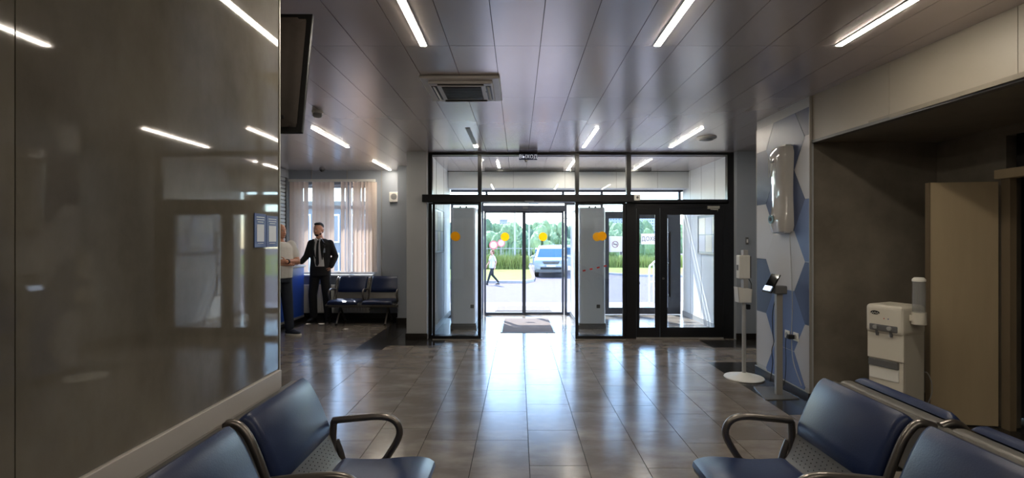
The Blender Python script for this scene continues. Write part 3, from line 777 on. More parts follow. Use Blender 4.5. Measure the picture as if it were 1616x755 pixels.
def bench_side(t, n, pitch, flip=1, bare=-1):
    """n seats along local y from 0; flip=-1 mirrors in x"""
    fx = lambda pts: [(p[0] * flip, p[1]) for p in pts]
    for k in range(n):
        y0 = k * pitch + .035; y1 = (k + 1) * pitch - .035
        key = (k, n, pitch, flip)
        sh = sheet_mb(fx(SHELL), .006, y0 - .01, y1 + .01, -1 * flip).build('seat_shell', M_shell, t, True)
        # perforations as small dark discs on the lower back
        b = MB()
        for iy in range(16):
            for iz in range(6):
                yy = y0 + .04 + iy * (y1 - y0 - .08) / 15; f = iz / 5; x = .160 + f * .035; z = .515 - f * .09
                b.cyl(((x + .004) * flip, yy, z), ((x + .0062) * flip, yy, z + .001), .0024, 6)
        pf = b.build('perforations', M_dark_gap, sh); pf['kind'] = 'stuff'
        sheet_mb(fx([(p.x, p.y) for p in map(Vector, PADB)]), .036, y0 + .008, y1 - .008, 1 * flip, .03).build('back_pad', M_vinyl, t, True)
        sheet_mb(fx([(p.x, p.y) for p in map(Vector, PADS)]), .045, y0 + .008, y1 - .008, 1 * flip, .03).build('seat_pad', M_vinyl, t, True)
    for k in range(n + 1):
        y = k * pitch
        yy = y + (.022 if bare == n else -.022 if bare == 0 else 0)
        sp = SIDE if k != bare else [p for p in map(Vector, SIDE) if p.y < .5]
        b = MB().tube([(p.x * flip, yy, p.y) for p in map(Vector, sp)], .0165, 10); b.build('side_frame', M_alu_dark, t, True)
        b = MB().tube([(p.x * flip, y, p.y) for p in LOOP], 0.0175, 12, True, 1.0); b.build('armrest', M_alu_dark, t, True)
        MB().box(min(.2 * flip, .62 * flip), max(.2 * flip, .62 * flip), y - .012, y + .012, .335, .36).build('seat_bearer', M_shell, t)
def bench(name, label, loc, rotz, n, pitch=.62, double=False, dbl=.115, cat='bench', bare=-1):
    t = thing(name, label, cat, loc, rotz)
    L = n * pitch
    bench_side(t, n, pitch, 1, bare)
    if double:
        o = MESHC
        h = bpy.data.objects.new('tmp', None)
        before = set(t.children)
        bench_side(t, n, pitch, -1, bare)
        for c in set(t.children) - before: c.location = (-dbl, 0, 0)
        bpy.data.objects.remove(h)
        MB().box(-dbl + .03, -.03, 0.03, L - .03, .775, .787).build('top_strip', M_shell, t)
        MB().box(-dbl - .4, .4, .2, .24, .30, .335).build('cross_beam', M_shell, t)
        MB().box(-dbl - .4, .4, L - .24, L - .2, .30, .335).build('cross_beam', M_shell, t)
    for sx in ((1,) if not double else (1, -1)):
        ox = 0 if sx == 1 else -dbl
        MB().box(min(ox + .36 * sx, ox + .44 * sx), max(ox + .36 * sx, ox + .44 * sx), -.02, L + .02, .285, .335, .004).build('beam', M_shell, t)
        for y in (.18, L - .18):
            b = MB().tube([(ox + .40 * sx, y, .29), (ox + .26 * sx, y, .12), (ox + .16 * sx, y, .018)], .018, 8); b.build('leg', M_alu_dark, t, True)
            b = MB().tube([(ox + .40 * sx, y, .29), (ox + .52 * sx, y, .12), (ox + .60 * sx, y, .018)], .018, 8); b.build('leg', M_alu_dark, t, True)
            for q in (.16, .60): MB().lathe([(.026, 0), (.026, .012), (.016, .02)], (ox + q * sx, y, 0), 12).build('foot', M_blk, t)
    return t
bench('waiting_bench', 'blue padded waiting bench against the polished wall in the left foreground', (-1.098, 2.455 - 1.86, 0), 0, 3, bare=3)
bench('waiting_bench', 'back to back blue waiting bench in the right foreground', (1.545, 2.455 - 1.86, 0), PI, 3, double=True, bare=0)
bpy.data.objects['waiting_bench.001'].location = (1.545, 2.455, 0)
bench('waiting_bench', 'two seat blue waiting bench under the window', (-3.39, 9.16, 0), -PI / 2, 2, pitch=.61)

# ------------------------------------------------------------ hand sanitiser stand
t = thing('hand_sanitizer_stand', 'white hand sanitiser dispenser on a round footed stand', 'dispenser', (2.45, 5.27, 0))
MB().lathe([(.198, 0), (.205, .006), (.2, .014), (.13, .022), (.07, .045), (.03, .062)], n=40).build('round_base', M_white, t, True)
MB().cyl((0, 0, .05), (0, 0, 1.0), .021, 18).build('pole', M_lgrey, t, True)
MB().box(-.07, .05, -.045, .04, 1.08, 1.335, .012).build('dispenser_body', M_white, t)
MB().box(.05, .058, -.04, .035, 1.09, 1.325).build('back_plate', M_blk, t)
MB().box(-.072, -.068, -.02, .02, 1.17, 1.23, .001).build('sensor_window', M_mgrey, t)
MB().box(-.02, .035, -.03, .03, 1.335, 1.39, .006).build('top_bracket', M_lgrey, t)
MB().box(-.02, .03, -.035, .035, .98, 1.08, .004).build('nozzle_housing', M_lgrey, t)
b = MB()
b.prism([(-.075, .83), (.06, .83), (.07, .97), (-.09, .99)], 'y', -.05, -.045); b.prism([(-.075, .83), (.06, .83), (.07, .97), (-.09, .99)], 'y', .045, .05)
b.prism([(-.075, .83), (-.07, .83), (-.085, .99), (-.09, .99)], 'y', -.05, .05); b.prism([(.055, .83), (.06, .83), (.07, .97), (.065, .97)], 'y', -.05, .05); b.box(-.075, .06, -.05, .05, .825, .832)
b.build('drip_basket', M_white, t)
MB().cyl((-.02, 0, .84), (-.02, 0, .96), .03).build('bottle', mat('green_label', (86, 128, 108)), t)
MB().box(.02, .065, -.02, .03, .745, .80, .01).build('clamp_knob', M_blk, t)
MB().tube(arc([(.05, 0, 1.08), (.075, -.01, 1.02), (.06, -.03, .94), (.055, -.05, .99)]), .004, 6).build('cable', M_blk, t)

# tablet stand
t = thing('tablet_stand', 'grey pedestal with a tilted tablet terminal on a square floor plate', 'stand', (2.515, 4.69, 0))
MB().prism([(-.21, -.16), (.13, -.12), (.12, .25), (-.12, .25)][::1], 'z', 0, .008).build('floor_plate', M_mgrey, t)
MB().box(-.03, .03, -.02, .02, .008, 1.0, .003).build('post', M_alu, t)
MB().box(-.06, .06, -.05, .05, .98, 1.06, .012).build('bracket', M_mgrey, t)
tb = MB().obox((-.07, 0, 1.08), (.012, .16, .20), (0, R(28), 0), .004).build('tablet', M_screen, t)
MB().obox((-.108, 0, 1.035), (.005, .13, .05), (0, R(28), 0)).build('lit_screen', mat('lit_tablet_screen', (205, 225, 255), emit=.5), tb)
MB().tube(arc([(0, .03, .98), (-.03, .05, .8), (-.03, .05, .6), (-.02, .05, .5), (-.04, .05, .42), (-.03, .05, .3), (-.06, .04, .12)]), .004, 6).build('cable', M_blk, t)

# air purifier on hexagon wall
t = thing('air_recirculator', 'glossy white ultraviolet air recirculator on the hexagon wall', 'air purifier', (XH, 4.86, 1.58))
H = .84
rings = []
b = MB(); vs = []; NN = 15
for j in range(NN):
    f = j / (NN - 1); z = H * f
    e = (.86 if j in (0, NN - 1) else 1)
    w = .135 * (1 + .06 * math.cos(f * 2 * PI * 1.0)) * e
    d = .112 + .012 * math.cos(f * 2 * PI * 1.0 + .4); d *= e
    sec = []
    for k in range(13):
        a = PI * k / 12; x = -d * min(1, math.sin(a) ** .45 if math.sin(a) > 0 else 0); y = -w * math.copysign(abs(math.cos(a)) ** .6, math.cos(a))
        sec.append((x, y, z))
    vs += sec
n = 13
fs = [(j * n + k, j * n + (k + 1) % n, (j + 1) * n + (k + 1) % n, (j + 1) * n + k) for j in range(NN - 1) for k in range(n)] + [tuple(range(n)), tuple(range((NN - 1) * n, NN * n))]
b.add(vs, fs); b.build('case', M_white_gloss, t, True)
MB().box(-.135, -.115, -.125, .0, .10, .16, .003) if False else None
MB().cyl((-.118, .055, .13), (-.128, .055, .13), .045, 24).build('round_display', mat('pale_teal', (120, 150, 156), rough=.2), t)
MB().cyl((-.128, .055, .13), (-.131, .055, .13), .022, 24).build('display_centre', M_blk, t)
MB().box(-.135, -.12, .0, .05, .70, .715, .002).build('badge', M_mgrey, t)
for q in (-.05, .03, .085):
    b = MB().tube(arc([(-.118, q + .02, .74), (-.127, q, .68), (-.127, q, .62), (-.122, q + .02, .56)]), .004, 6); b.build('moulded_line', M_white_gloss, t, True)
MB().box(-.08, -.02, -.118, .118, -.012, .01).build('outlet_grille', M_lgrey, t)
MB().box(-.07, -.012, -.118, .118, H - .01, H + .014).build('outlet_grille', M_lgrey, t)
MB().tube(arc([(-.02, -.10, 0), (-.012, -.11, -.3), (-.01, -.13, -.7), (-.012, -.12, -1.0), (-.02, -.16, -1.25), (-.02, -.3, -1.45)]), .004, 6).build('power_cable', M_lgrey, t)
# sockets
for n, (px, py, lab) in enumerate(((1243.5, 528, 'white wall socket with no adapter, left of a pair on the hexagon wall'), (1257, 532, 'white wall socket with a black adapter, right of a pair on the hexagon wall'))):
    D = XH * 766 / (px - 818); z = PZ(py, D)
    t = thing('wall_socket', lab, 'socket', (XH, D, z))
    MB().box(-.012, 0, -.04, .04, -.04, .04, .004).build('face_plate', M_white, t)
    MB().cyl((-.012, 0, 0), (-.016, 0, 0), .022).build('socket_well', M_lgrey, t)
    if n == 1:
        MB().box(-.075, -.016, -.0, .04, -.025, .018, .006).build('black_adapter', M_blk, t, label='black plug adapter')
    else: MB().tube(arc([(-.016, 0, -.02), (-.03, -.01, -.1), (-.02, .0, -.3), (-.02, .03, -.5), (-.03, .1, -.56)]), .003, 6).build('cable', M_blk, t)
t = thing('light_switch', 'small grey switch on the blue-grey pier behind the sanitiser', 'switch', (3.42, 7.27, PZ(380, 7.27)))
MB().box(-.02, .02, -.02, 0, -.06, .05, .004).build('plate', M_mgrey, t)
MB().box(-.01, .01, -.026, -.02, -.03, .02).build('rocker', M_white, t)

# ------------------------------------------------------------ water dispenser
t = thing('water_dispenser', 'white standing water cooler with a cup tube in the dark alcove', 'water dispenser', (2.82, 3.93, 0)); t.rotation_euler = (0, 0, R(-66))
W, Dp = .27, .29   # local: front face at y=0, width +x, depth +y
M_cool = mat('cooler_white', (206, 200, 186), rough=.4)
MB().box(.01, W - .01, .02, Dp, .0, .95, .012).build('body', M_cool, t)
MB().box(0, W, -.02, Dp, .76, .99, .03).build('top_housing', M_cool, t)
MB().box(.005, W - .005, .0, .03, .56, .78, .006).build('splash_panel', M_cool, t)
MB().box(.035, W - .035, -.03, -.015, .785, .835, .01).build('tap_panel', M_mgrey, t)
for q in (.085, W - .085):
    tp = MB().cyl((q, -.045, .815), (q, -.028, .815), .016).build('tap_button', M_lgrey, t)
    MB().cone((q, -.01, .79), (q, -.01, .745), .014, .009).build('tap_spout', M_mgrey, tp)
MB().box(.02, W - .04, -.012, .03, .50, .555, .004).build('drip_tray', M_mgrey, t)
MB().box(.02, W - .04, .0, .03, .40, .50, .004).build('tray_front', M_white, t)
MB().box(.012, W - .012, .008, .03, .02, .56, .006).build('lower_door', M_cool, t)
b = MB().ell((.075, -.021, .925), (.034, .003, .016)); b.build('logo_disc', M_blk, t, True)
b = MB(); b.tube([(.05, -.026, .915), (.06, -.026, .928), (.068, -.026, .918), (.077, -.026, .930), (.085, -.026, .918), (.095, -.026, .928), (.102, -.026, .915)], .002, 6); b.build('logo_mark', M_white, t)
for q in (.14, .17): MB().cyl((q, -.02, .885), (q, -.023, .885), .004).build('indicator', M_red if q == .14 else M_bluesign, t)
MB().box(W, W + .05, .06, .14, .88, .93, .006).build('cup_bracket', M_cool, t)
MB().lathe([(.045, .86), (.047, .86), (.047, .95), (.045, .95)], (W + .045, .10, 0)).build('cup_collar', M_cool, t, True)
MB().lathe([(.04, .93), (.041, 1.19)], (W + .045, .10, 0)).build('cup_tube', glass('frosted_tube', (205, 205, 200), haze=.18), t, True)
MB().lathe([(.043, 1.185), (.043, 1.20), (.03, 1.215)], (W + .045, .10, 0)).build('tube_cap', M_white, t, True)
MB().tube(arc([(W * .6, Dp, .4), (W * .9, Dp + .06, .45), (W, Dp + .08, .3), (W * .8, Dp + .06, .1), (W * .9, Dp + .04, .02)]), .004, 6).build('power_cable', M_lgrey, t)

# ------------------------------------------------------------ window, blinds, radiator
w = struct('window_9')
M_upvc = mat('white_window_frame', (214, 218, 224), rough=.35)
b = MB(); frame_rect(b, wx0, wx1, wz0, wz1, 9.42, 9.48, .05); b.build('frame', M_upvc, w)
for a in (-4.25 + .49, -4.25 + .97): MB().box(a - .035, a + .035, 9.42, 9.48, wz0 + .05, wz1 - .05).build('mullion', M_upvc, w)
MB().box(wx0 + .05, wx1 - .05, 9.425, 9.475, 2.10, 2.17).build('transom_bar', M_upvc, w)
MB().box(wx0 + .05, wx1 - .05, 9.445, 9.453, wz0 + .05, wz1 - .05).build('glass_pane', M_glass2, w)
MB().box(wx0 - .04, wx1 + .04, 9.22, 9.42, wz0 - .035, wz0, .006).build('sill', M_upvc, w)
t = thing('vertical_blinds', 'cream vertical fabric blinds drawn partly across the window', 'blinds', (-3.5, 9.2, .86))
MB().box(-.85, .79, -.025, .025, 1.745, 1.79, .004).build('head_rail', M_white, t)
def bx(px): return PX(px, 9.2) + 3.5
sl = [(461, 10), (468, 12), (475, 20), (483, 30), (496.5, 25), (503, 15), (510, 15), (517, 20), (524, 35), (541, 55), (547, 82), (553, 84), (560, 35), (566.5, 25), (573, 66), (579, 62), (585, 15), (591, 10)]
me = None
for px, ang in sl:
    if me is None: me = MB().add([(x, .006 * math.cos((x / .045) * PI / 2), z) for z in (0.03, 1.74) for x in (-.045, -.022, 0, .022, .045)], [(i, i + 1, i + 6, i + 5) for i in range(4)]).mesh('blind_slat', M_blind, True)
    inst('blind_slat', me, t, (bx(px), 0, 0), (0, 0, R(ang + 16 if ang < 50 else ang)))
b = MB().tube([(bx(593), -.02, 1.74), (bx(594), -.03, 1.0), (bx(593.5), -.02, .25)], .003, 5); b.build('pull_cord', M_white, t)
t = thing('radiator', 'white panel radiator beneath the window', 'radiator', (-3.45, 9.2, .12))
MB().box(-.75, .62, -.03, .06, 0, .53, .008).build('panel', M_white, t)
for k in range(26): MB().box(-.73 + k * .052, -.705 + k * .052, -.045, -.03, .04, .49, .003).build('radiator_fin', M_white, t)
MB().cyl((.62, 0, .06), (.70, 0, .06), .012).build('valve', M_lgrey, t)
MB().box(-.6, .5, .06, .085, .1, .4).build('wall_bracket', M_lgrey, t)

# roller shutter and counter
t = thing('roller_shutter', 'grey slatted roller shutter above the blue reception counter', 'shutter', (-4.395, 8.08, 1.17))
MB().box(0, .05, -.95, 1.05, 1.50, 1.64, .01).build('shutter_box', M_lgrey, t)
MB().box(0, .05, 1.02, 1.07, -.05, 1.5).build('guide_rail', M_mgrey, t)
MB().box(0, .05, -.97, -.92, -.05, 1.5).build('guide_rail', M_mgrey, t)
me = MB().prism([(0, 0), (.018, .008), (.022, .035), (.018, .06), (0, .068)], 'y', -.93, 1.02).mesh('shutter_slat', M_lgrey)
for k in range(21): inst('shutter_slat', me, t, (.008, 0, .02 + k * .0705))
t = thing('reception_counter', 'royal blue fronted reception counter beside the two men', 'counter', (-4.18, 7.95, 0))
MB().box(-.205, .16, -1.3, 1.15, .10, 1.0).build('front_panel', M_blue, t)
MB().box(-.205, .12, -1.3, 1.15, 0, .06).build('plinth', M_skirt, t)
MB().box(-.205, .165, -1.3, 1.15, .06, .10).build('kick_strip', M_alu, t)
MB().box(-.205, .19, -1.32, 1.17, 1.0, 1.03, .008).build('counter_top', M_lgrey, t)

# ------------------------------------------------------------ people
M_skin = mat('skin', (158, 112, 92), rough=.5, noise=.05, nscale=30)
M_lips = mat('lips', (140, 80, 72), rough=.45)
def capsule(mb, a, b, ra, rb, n=12, flat=None):
    a = Vector(a); b = Vector(b); d = b - a; L = d.length
    if L < 1e-5: return
    d.normalize(); u = d.orthogonal().normalized() if flat is None else (Vector(flat) - d * Vector(flat).dot(d)).normalized(); w = d.cross(u)
    rg = [(-ra * .85, .5 * ra), (-ra * .5, .85 * ra), (0, ra)] + [(L * f, ra + (rb - ra) * f) for f in (.25, .5, .75)] + [(L, rb), (L + rb * .5, .85 * rb), (L + rb * .85, .5 * rb)]
    vs = []
    for h, r in rg: vs += [a + d * h + (u * math.cos(2 * PI * k / n) + w * math.sin(2 * PI * k / n)) * r for k in range(n)]
    vs += [a - d * ra, b + d * rb]; m = len(rg); T = len(vs) - 2
    mb.add(vs, [(i * n + k, i * n + (k + 1) % n, (i + 1) * n + (k + 1) % n, (i + 1) * n + k) for i in range(m - 1) for k in range(n)] + [(T, (k + 1) % n, k) for k in range(n)] + [(T + 1, (m - 1) * n + k, (m - 1) * n + (k + 1) % n) for k in range(n)])
def torso(mb, rows, n=20):
    """rows: (x,y,z,rx,ry) bottom to top"""
    vs = []
    for x, y, z, rx, ry in rows:
        for k in range(n):
            a = 2 * PI * k / n; c, s = math.cos(a), math.sin(a)
            vs.append((x + rx * math.copysign(abs(c) ** .85, c), y + ry * math.copysign(abs(s) ** .85, s), z))
    m = len(rows)
    mb.add(vs, [(i * n + k, i * n + (k + 1) % n, (i + 1) * n + (k + 1) % n, (i + 1) * n + k) for i in range(m - 1) for k in range(n)] + [tuple(range(n))[::-1], tuple(range((m - 1) * n, m * n))])
def head_parts(mb, c, rot, s=1.0):
    def q(x, y, z): return Vector(c) + rot @ Vector((x, y, z)) * s
    E = lambda x, y, z, a, b_, c_: mb.ell(q(x, y, z), (a * s, b_ * s, c_ * s), 16, 12, rot)
    E(0, .012, .03, .076, .094, .090)      # cranium
    E(0, -.028, -.025, .062, .066, .082)   # face
    E(0, -.045, -.085, .036, .036, .026)   # chin
    E(-.042, -.01, -.06, .022, .045, .03); E(.042, -.01, -.06, .022, .045, .03)  # jaw
    E(0, -.095, -.018, .011, .014, .026); E(0, -.103, -.034, .016, .014, .011)  # nose
    E(0, -.084, .022, .045, .014, .009)     # brow
    E(-.078, .01, -.01, .010, .020, .032); E(.078, .01, -.01, .010, .020, .032)  # ears
    E(0, -.086, -.062, .024, .012, .007)   # lips
def hand(mb, w, dirv, palm, s=1.0, curl=.35, side=1):
    """w wrist, dirv pointing direction, palm normal"""
    w = Vector(w); d = Vector(dirv).normalized(); p = Vector(palm); p = (p - d * p.dot(d)).normalized(); sd = d.cross(p) * side
    pc = w + d * .045 * s
    rot = Matrix((sd, p, d)).transposed()
    mb.ell(pc, (.040 * s, .016 * s, .052 * s), 12, 10, rot)
    for i, (o, l) in enumerate(((-.029, .068), (-.010, .077), (.010, .073), (.028, .058))):
        b0 = w + d * .080 * s + sd * o * s
        d1 = (d + p * curl).normalized(); m1 = b0 + d1 * l * .5 * s
        d2 = (d + p * curl * 2.6).normalized(); m2 = m1 + d2 * l * .5 * s
        capsule(mb, b0 - d * .02 * s, m1, .0092 * s, .0086 * s, 8); capsule(mb, m1, m2, .0086 * s, .0075 * s, 8)
    t0 = w + d * .025 * s - sd * .030 * s; t1 = t0 + (d * .6 - sd * .75 + p * .3).normalized() * .042 * s; t2 = t1 + (d * .9 - sd * .2 + p * .4).normalized() * .030 * s
    capsule(mb, t0, t1, .0125 * s, .0105 * s, 8); capsule(mb, t1, t2, .0100 * s, .0085 * s, 8)
def shoe(mb, ank, fwd, s=1.0, L=.27):
    a = Vector(ank); f = Vector(fwd); f.z = 0; f.normalize(); sd = Vector((-f.y, f.x, 0))
    rot = Matrix((f, sd, Vector((0, 0, 1)))).transposed()
    base = Vector((a.x, a.y, 0))
    mb.ell(base + f * .10 * s + Vector((0, 0, .038)), (.10 * s, .047 * s, .030 * s), 16, 10, rot)
    mb.ell(base - f * .02 * s + Vector((0, 0, .045)), (.055 * s, .038 * s, .042 * s), 16, 10, rot)
    mb.ell(base + f * .05 * s + Vector((0, 0, .05)), (.08 * s, .040 * s, .04 * s), 16, 10, rot)
def sole(ank, fwd, m, t, s=1.0):
    a = Vector(ank); f = Vector(fwd); f.z = 0; f.normalize(); sd = Vector((-f.y, f.x, 0)); pts = []
    for k in range(20):
        an = 2 * PI * k / 20; L_ = .145 if math.cos(an) > 0 else .135
        q = Vector((a.x, a.y, 0)) + f * (.06 + L_ * math.cos(an)) * s + sd * (.048 * math.sin(an) * (1 - .12 * math.cos(an + PI))) * s; pts.append((q.x, q.y))
    return MB().prism(pts, 'z', 0.001, .022).build('sole', m, t)
def eyes(c, rot, t, s=1.0):
    for sx in (-1, 1):
        e = MB().ell(Vector(c) + rot @ Vector((sx * .030, -.084, .003)) * s, (.0115 * s, .008 * s, .0075 * s), 10, 8, rot).build('eye', mat('eye_white', (210, 205, 200), rough=.2), t, True)
        MB().ell(Vector(c) + rot @ Vector((sx * .030, -.091, .003)) * s, (.005 * s, .003 * s, .005 * s), 8, 6, rot).build('iris', M_blk, e, True)
    MB().ell(Vector(c) + rot @ Vector((0, -.096, -.062)) * s, (.022 * s, .004 * s, .0045 * s), 10, 6, rot).build('mouth', M_lips, t, True)
def Rz(a): return Matrix.Rotation(R(a), 3, 'Z')
def Rx(a): return Matrix.Rotation(R(a), 3, 'X')

# --- man in the black suit: faces the camera; person's right is image left (-x)
M_skin2 = mat('skin_pale', (196, 142, 116), rough=.5, noise=.05, nscale=30)
t = thing('person', 'standing man in a black suit, white shirt and black tie with a beard', 'person', (-3.63, 8.90, 0)); t.rotation_euler = (0, 0, 0)
k_ = 1.0
hipL, hipR = (.085, 0, .93), (-.085, 0, .93)
kneeL, kneeR = (.12, -.01, .50), (-.13, -.02, .50)
ankL, ankR = (.125, .05, .085), (-.13, .02, .085)
shL, shR = (.172, .01, 1.445), (-.172, .01, 1.445)
elL, wrL = (.255, .06, 1.20), (.20, -.03, 1.00)
elR, wrR = (-.245, -.02, 1.20), (-.30, -.12, 1.09)
hc = Vector((-.03, -.015, 1.685)); hr = Rz(-8) @ Rx(0)
body = MB()
torso(body, [(0, 0, .86, .15, .10), (0, 0, .95, .165, .11), (0, 0, 1.12, .145, .10), (0, 0, 1.3, .165, .11), (0, .0, 1.42, .175, .10), (0, .01, 1.50, .10, .07), (0, .01, 1.54, .06, .05)])
capsule(body, (0, .01, 1.48), hc + Vector((0, .01, -.06)), .062, .062)
head_parts(body, hc, hr, 1.06)
for a, b_, c_ in ((shL, elL, wrL), (shR, elR, wrR)): capsule(body, a, b_, .05, .04); capsule(body, b_, c_, .038, .026)
for a, b_, c_ in ((hipL, kneeL, ankL), (hipR, kneeR, ankR)): capsule(body, a, b_, .08, .055); capsule(body, b_, c_, .052, .035)
hand(body, wrR, (-.8, -.4, -.22), (0, 0, -1), 1.0, .25, 1)
hand(body, wrL, (-.5, -.3, -.9), (-1, 0, 0), .9, .6, 1)
remesh(body, 'body', M_skin2, .008, 2, t)
eyes(hc, hr, t)
M_suit = mat('black_suit_cloth', (19, 19, 23), rough=.85, noise=.1, nscale=60, bump=.1, bscale=120)
tr = MB(); torso(tr, [(0, 0, .84, .165, .12), (0, 0, .95, .18, .125), (0, 0, 1.06, .165, .118)])
for a, b_, c_ in ((hipL, kneeL, ankL), (hipR, kneeR, ankR)): capsule(tr, a, b_, .098, .078, 14); capsule(tr, b_, (c_[0], c_[1], .10), .077, .066, 14)
remesh(tr, 'trousers', M_suit, .011, 5, t)
jk = MB(); torso(jk, [(0, .0, .84, .185, .125), (0, 0, .98, .185, .13), (0, 0, 1.14, .170, .122), (0, 0, 1.3, .195, .132), (0, .005, 1.42, .21, .12), (0, .01, 1.485, .165, .095), (0, .015, 1.525, .085, .07)])
for a, b_, c_ in ((shL, elL, wrL), (shR, elR, wrR)): capsule(jk, a, b_, .064, .056, 14); capsule(jk, b_, Vector(b_) + (Vector(c_) - Vector(b_)) * .9, .058, .047, 14)
jo = remesh(jk, 'jacket', M_suit, .011, 4, t)
M_shirt = mat('white_shirt_cloth', (214, 212, 212), rough=.8, bump=.1, bscale=60)
def frontY(z):   # jacket front surface at centre
    rows = [(.84, .125), (.98, .13), (1.14, .122), (1.3, .132), (1.42, .115), (1.485, .085), (1.525, .055)]
    for (a, ra), (b_, rb) in zip(rows[:-1], rows[1:]):
        if a <= z <= b_: return -(ra + (rb - ra) * (z - a) / (b_ - a))
    return -.1
def panel(rows, m, name, th, parent, xoff=0):
    """rows: (z, halfwidth left, halfwidth right)"""
    vs = []; n = 7
    for z, xl, xr in rows:
        for k in range(n):
            x = xl + (xr - xl) * k / (n - 1); y = frontY(z) * math.sqrt(max(.05, 1 - (x / .2) ** 2)) - th
            vs.append((x + xoff, y, z))
    m_ = len(rows)
    o = len(vs); vs2 = [(v[0], v[1] + .02, v[2]) for v in vs]
    f1 = [(i * n + k, i * n + k + 1, (i + 1) * n + k + 1, (i + 1) * n + k) for i in range(m_ - 1) for k in range(n - 1)]
    f2 = [tuple(q + o for q in f[::-1]) for f in f1]
    rim = [i for i in range(n)] + [i * n + n - 1 for i in range(1, m_)] + [(m_ - 1) * n + k for k in range(n - 2, -1, -1)] + [i * n for i in range(m_ - 2, 0, -1)]
    f3 = [(rim[i], rim[(i + 1) % len(rim)], rim[(i + 1) % len(rim)] + o, rim[i] + o) for i in range(len(rim))]
    return MB().add(vs + vs2, f1 + f2 + f3).build(name, m, parent, True)
panel([(1.02, -.035, .115), (1.12, -.06, .105), (1.24, -.07, .09), (1.36, -.065, .07), (1.44, -.058, .055), (1.50, -.05, .05)], M_shirt, 'shirt_front', .006, t)
panel([(1.03, -.012, .012), (1.07, -.03, .03), (1.25, -.024, .024), (1.42, -.018, .018), (1.475, -.014, .014), (1.50, -.022, .022)], M_suit, 'tie', .018, t, xoff=0.0)
for sx in (-1, 1): MB().prism([(sx * .006, 1.50), (sx * .06, 1.455), (sx * .075, 1.50), (sx * .045, 1.54)], 'y', -.105, -.07).build('shirt_collar', M_shirt, t)
for sx in (-1, 1):
    o_ = MB().prism([(sx * .03, 1.16) if sx < 0 else (.09, 1.14), (sx * .075 + (.03 if sx > 0 else 0), 1.25), (sx * .135, 1.40), (sx * .10, 1.42), (sx * .125, 1.45), (sx * .075, 1.52), (sx * .055, 1.46), (sx * .062, 1.33)], 'y', -.152, -.10); o_.build('lapel', M_suit, t)
MB().box(.095, .145, -.150, -.142, 1.27, 1.35, .003).build('name_badge', mat('badge', (150, 160, 175), rough=.3), t, label='pale clip-on badge')
M_hair = mat('dark_brown_hair', (30, 22, 18), rough=.8, bump=.5, bscale=90)
hb = MB(); q = lambda x, y, z: hc + hr @ Vector((x, y, z))
hb.ell(q(0, .030, .060), (.080, .092, .080), 16, 12, hr); hb.ell(q(0, -.03, .105), (.060, .055, .030), 16, 12, hr); hb.ell(q(0, .06, .0), (.072, .055, .075), 16, 12, hr)
remesh(hb, 'hair', M_hair, .009, 2, t)
bd = MB(); bd.ell(q(0, -.056, -.094), (.040, .032, .024), 14, 10, hr); bd.ell(q(-.047, -.018, -.068), (.021, .038, .028), 12, 8, hr); bd.ell(q(.047, -.018, -.068), (.021, .038, .028), 12, 8, hr); bd.ell(q(0, -.088, -.052), (.028, .014, .007), 12, 8, hr)
remesh(bd, 'beard', M_hair, .008, 1, t)
for an, fw in ((ankL, (.25, -1, 0)), (ankR, (-.2, -1, 0))):
    sm = MB(); shoe(sm, an, fw, 1.0); so = remesh(sm, 'shoe', mat('black_shoe_leather', (16, 15, 15), rough=.3), .009, 2, t); sole(an, fw, M_blk, t)

# --- bald man with crossed arms, mostly hidden by the wall; local frame faces -y, turned towards +x
t = thing('person', 'bald man in a white t-shirt with crossed arms, half hidden by the wall', 'person', (-3.745, 7.62, 0)); t.rotation_euler = (0, 0, R(56))
hipL, hipR = (.09, 0, .91), (-.09, 0, .91)
kneeL, kneeR = (.11, -.03, .49), (-.10, -.03, .49)
ankL, ankR = (.12, -.07, .085), (-.13, .04, .085)
shL, shR = (.19, .01, 1.42), (-.19, .01, 1.42)
elL, wrL = (.23, -.10, 1.16), (-.02, -.215, 1.165)
elR, wrR = (-.23, -.10, 1.15), (.05, -.19, 1.125)
hc = Vector((0, -.02, 1.635)); hr = Rz(10)
body = MB()
torso(body, [(0, 0, .86, .15, .11), (0, -.01, .95, .165, .13), (0, -.02, 1.08, .16, .14), (0, -.01, 1.26, .165, .125), (0, .0, 1.38, .175, .11), (0, .01, 1.46, .10, .07), (0, .01, 1.5, .06, .055)])
capsule(body, (0, .01, 1.43), hc + Vector((0, .01, -.05)), .060, .058)
head_parts(body, hc, hr)
for a, b_, c_ in ((shL, elL, wrL), (shR, elR, wrR)): capsule(body, a, b_, .055, .048); capsule(body, b_, c_, .045, .032)
for a, b_, c_ in ((hipL, kneeL, ankL), (hipR, kneeR, ankR)): capsule(body, a, b_, .08, .055); capsule(body, b_, c_, .052, .035)
hand(body, wrL, (-1, .25, .08), (0, 1, .2), .95, .35, 1)
hand(body, wrR, (1, .3, .05), (0, 1, 0), .95, .35, -1)
remesh(body, 'body', M_skin2, .008, 2, t)
eyes(hc, hr, t)
ts = MB(); torso(ts, [(0, 0, .90, .185, .145), (0, -.01, .98, .185, .15), (0, -.02, 1.10, .178, .155), (0, -.01, 1.26, .185, .142), (0, .0, 1.38, .20, .125), (0, .01, 1.45, .14, .09), (0, .015, 1.475, .075, .068)])
for a, b_ in ((shL, elL), (shR, elR)): capsule(ts, a, Vector(a) + (Vector(b_) - Vector(a)) * .62, .078, .076, 14)
remesh(ts, 't_shirt', mat('white_tshirt_cotton', (205, 203, 200), rough=.85, bump=.15, bscale=30), .011, 4, t)
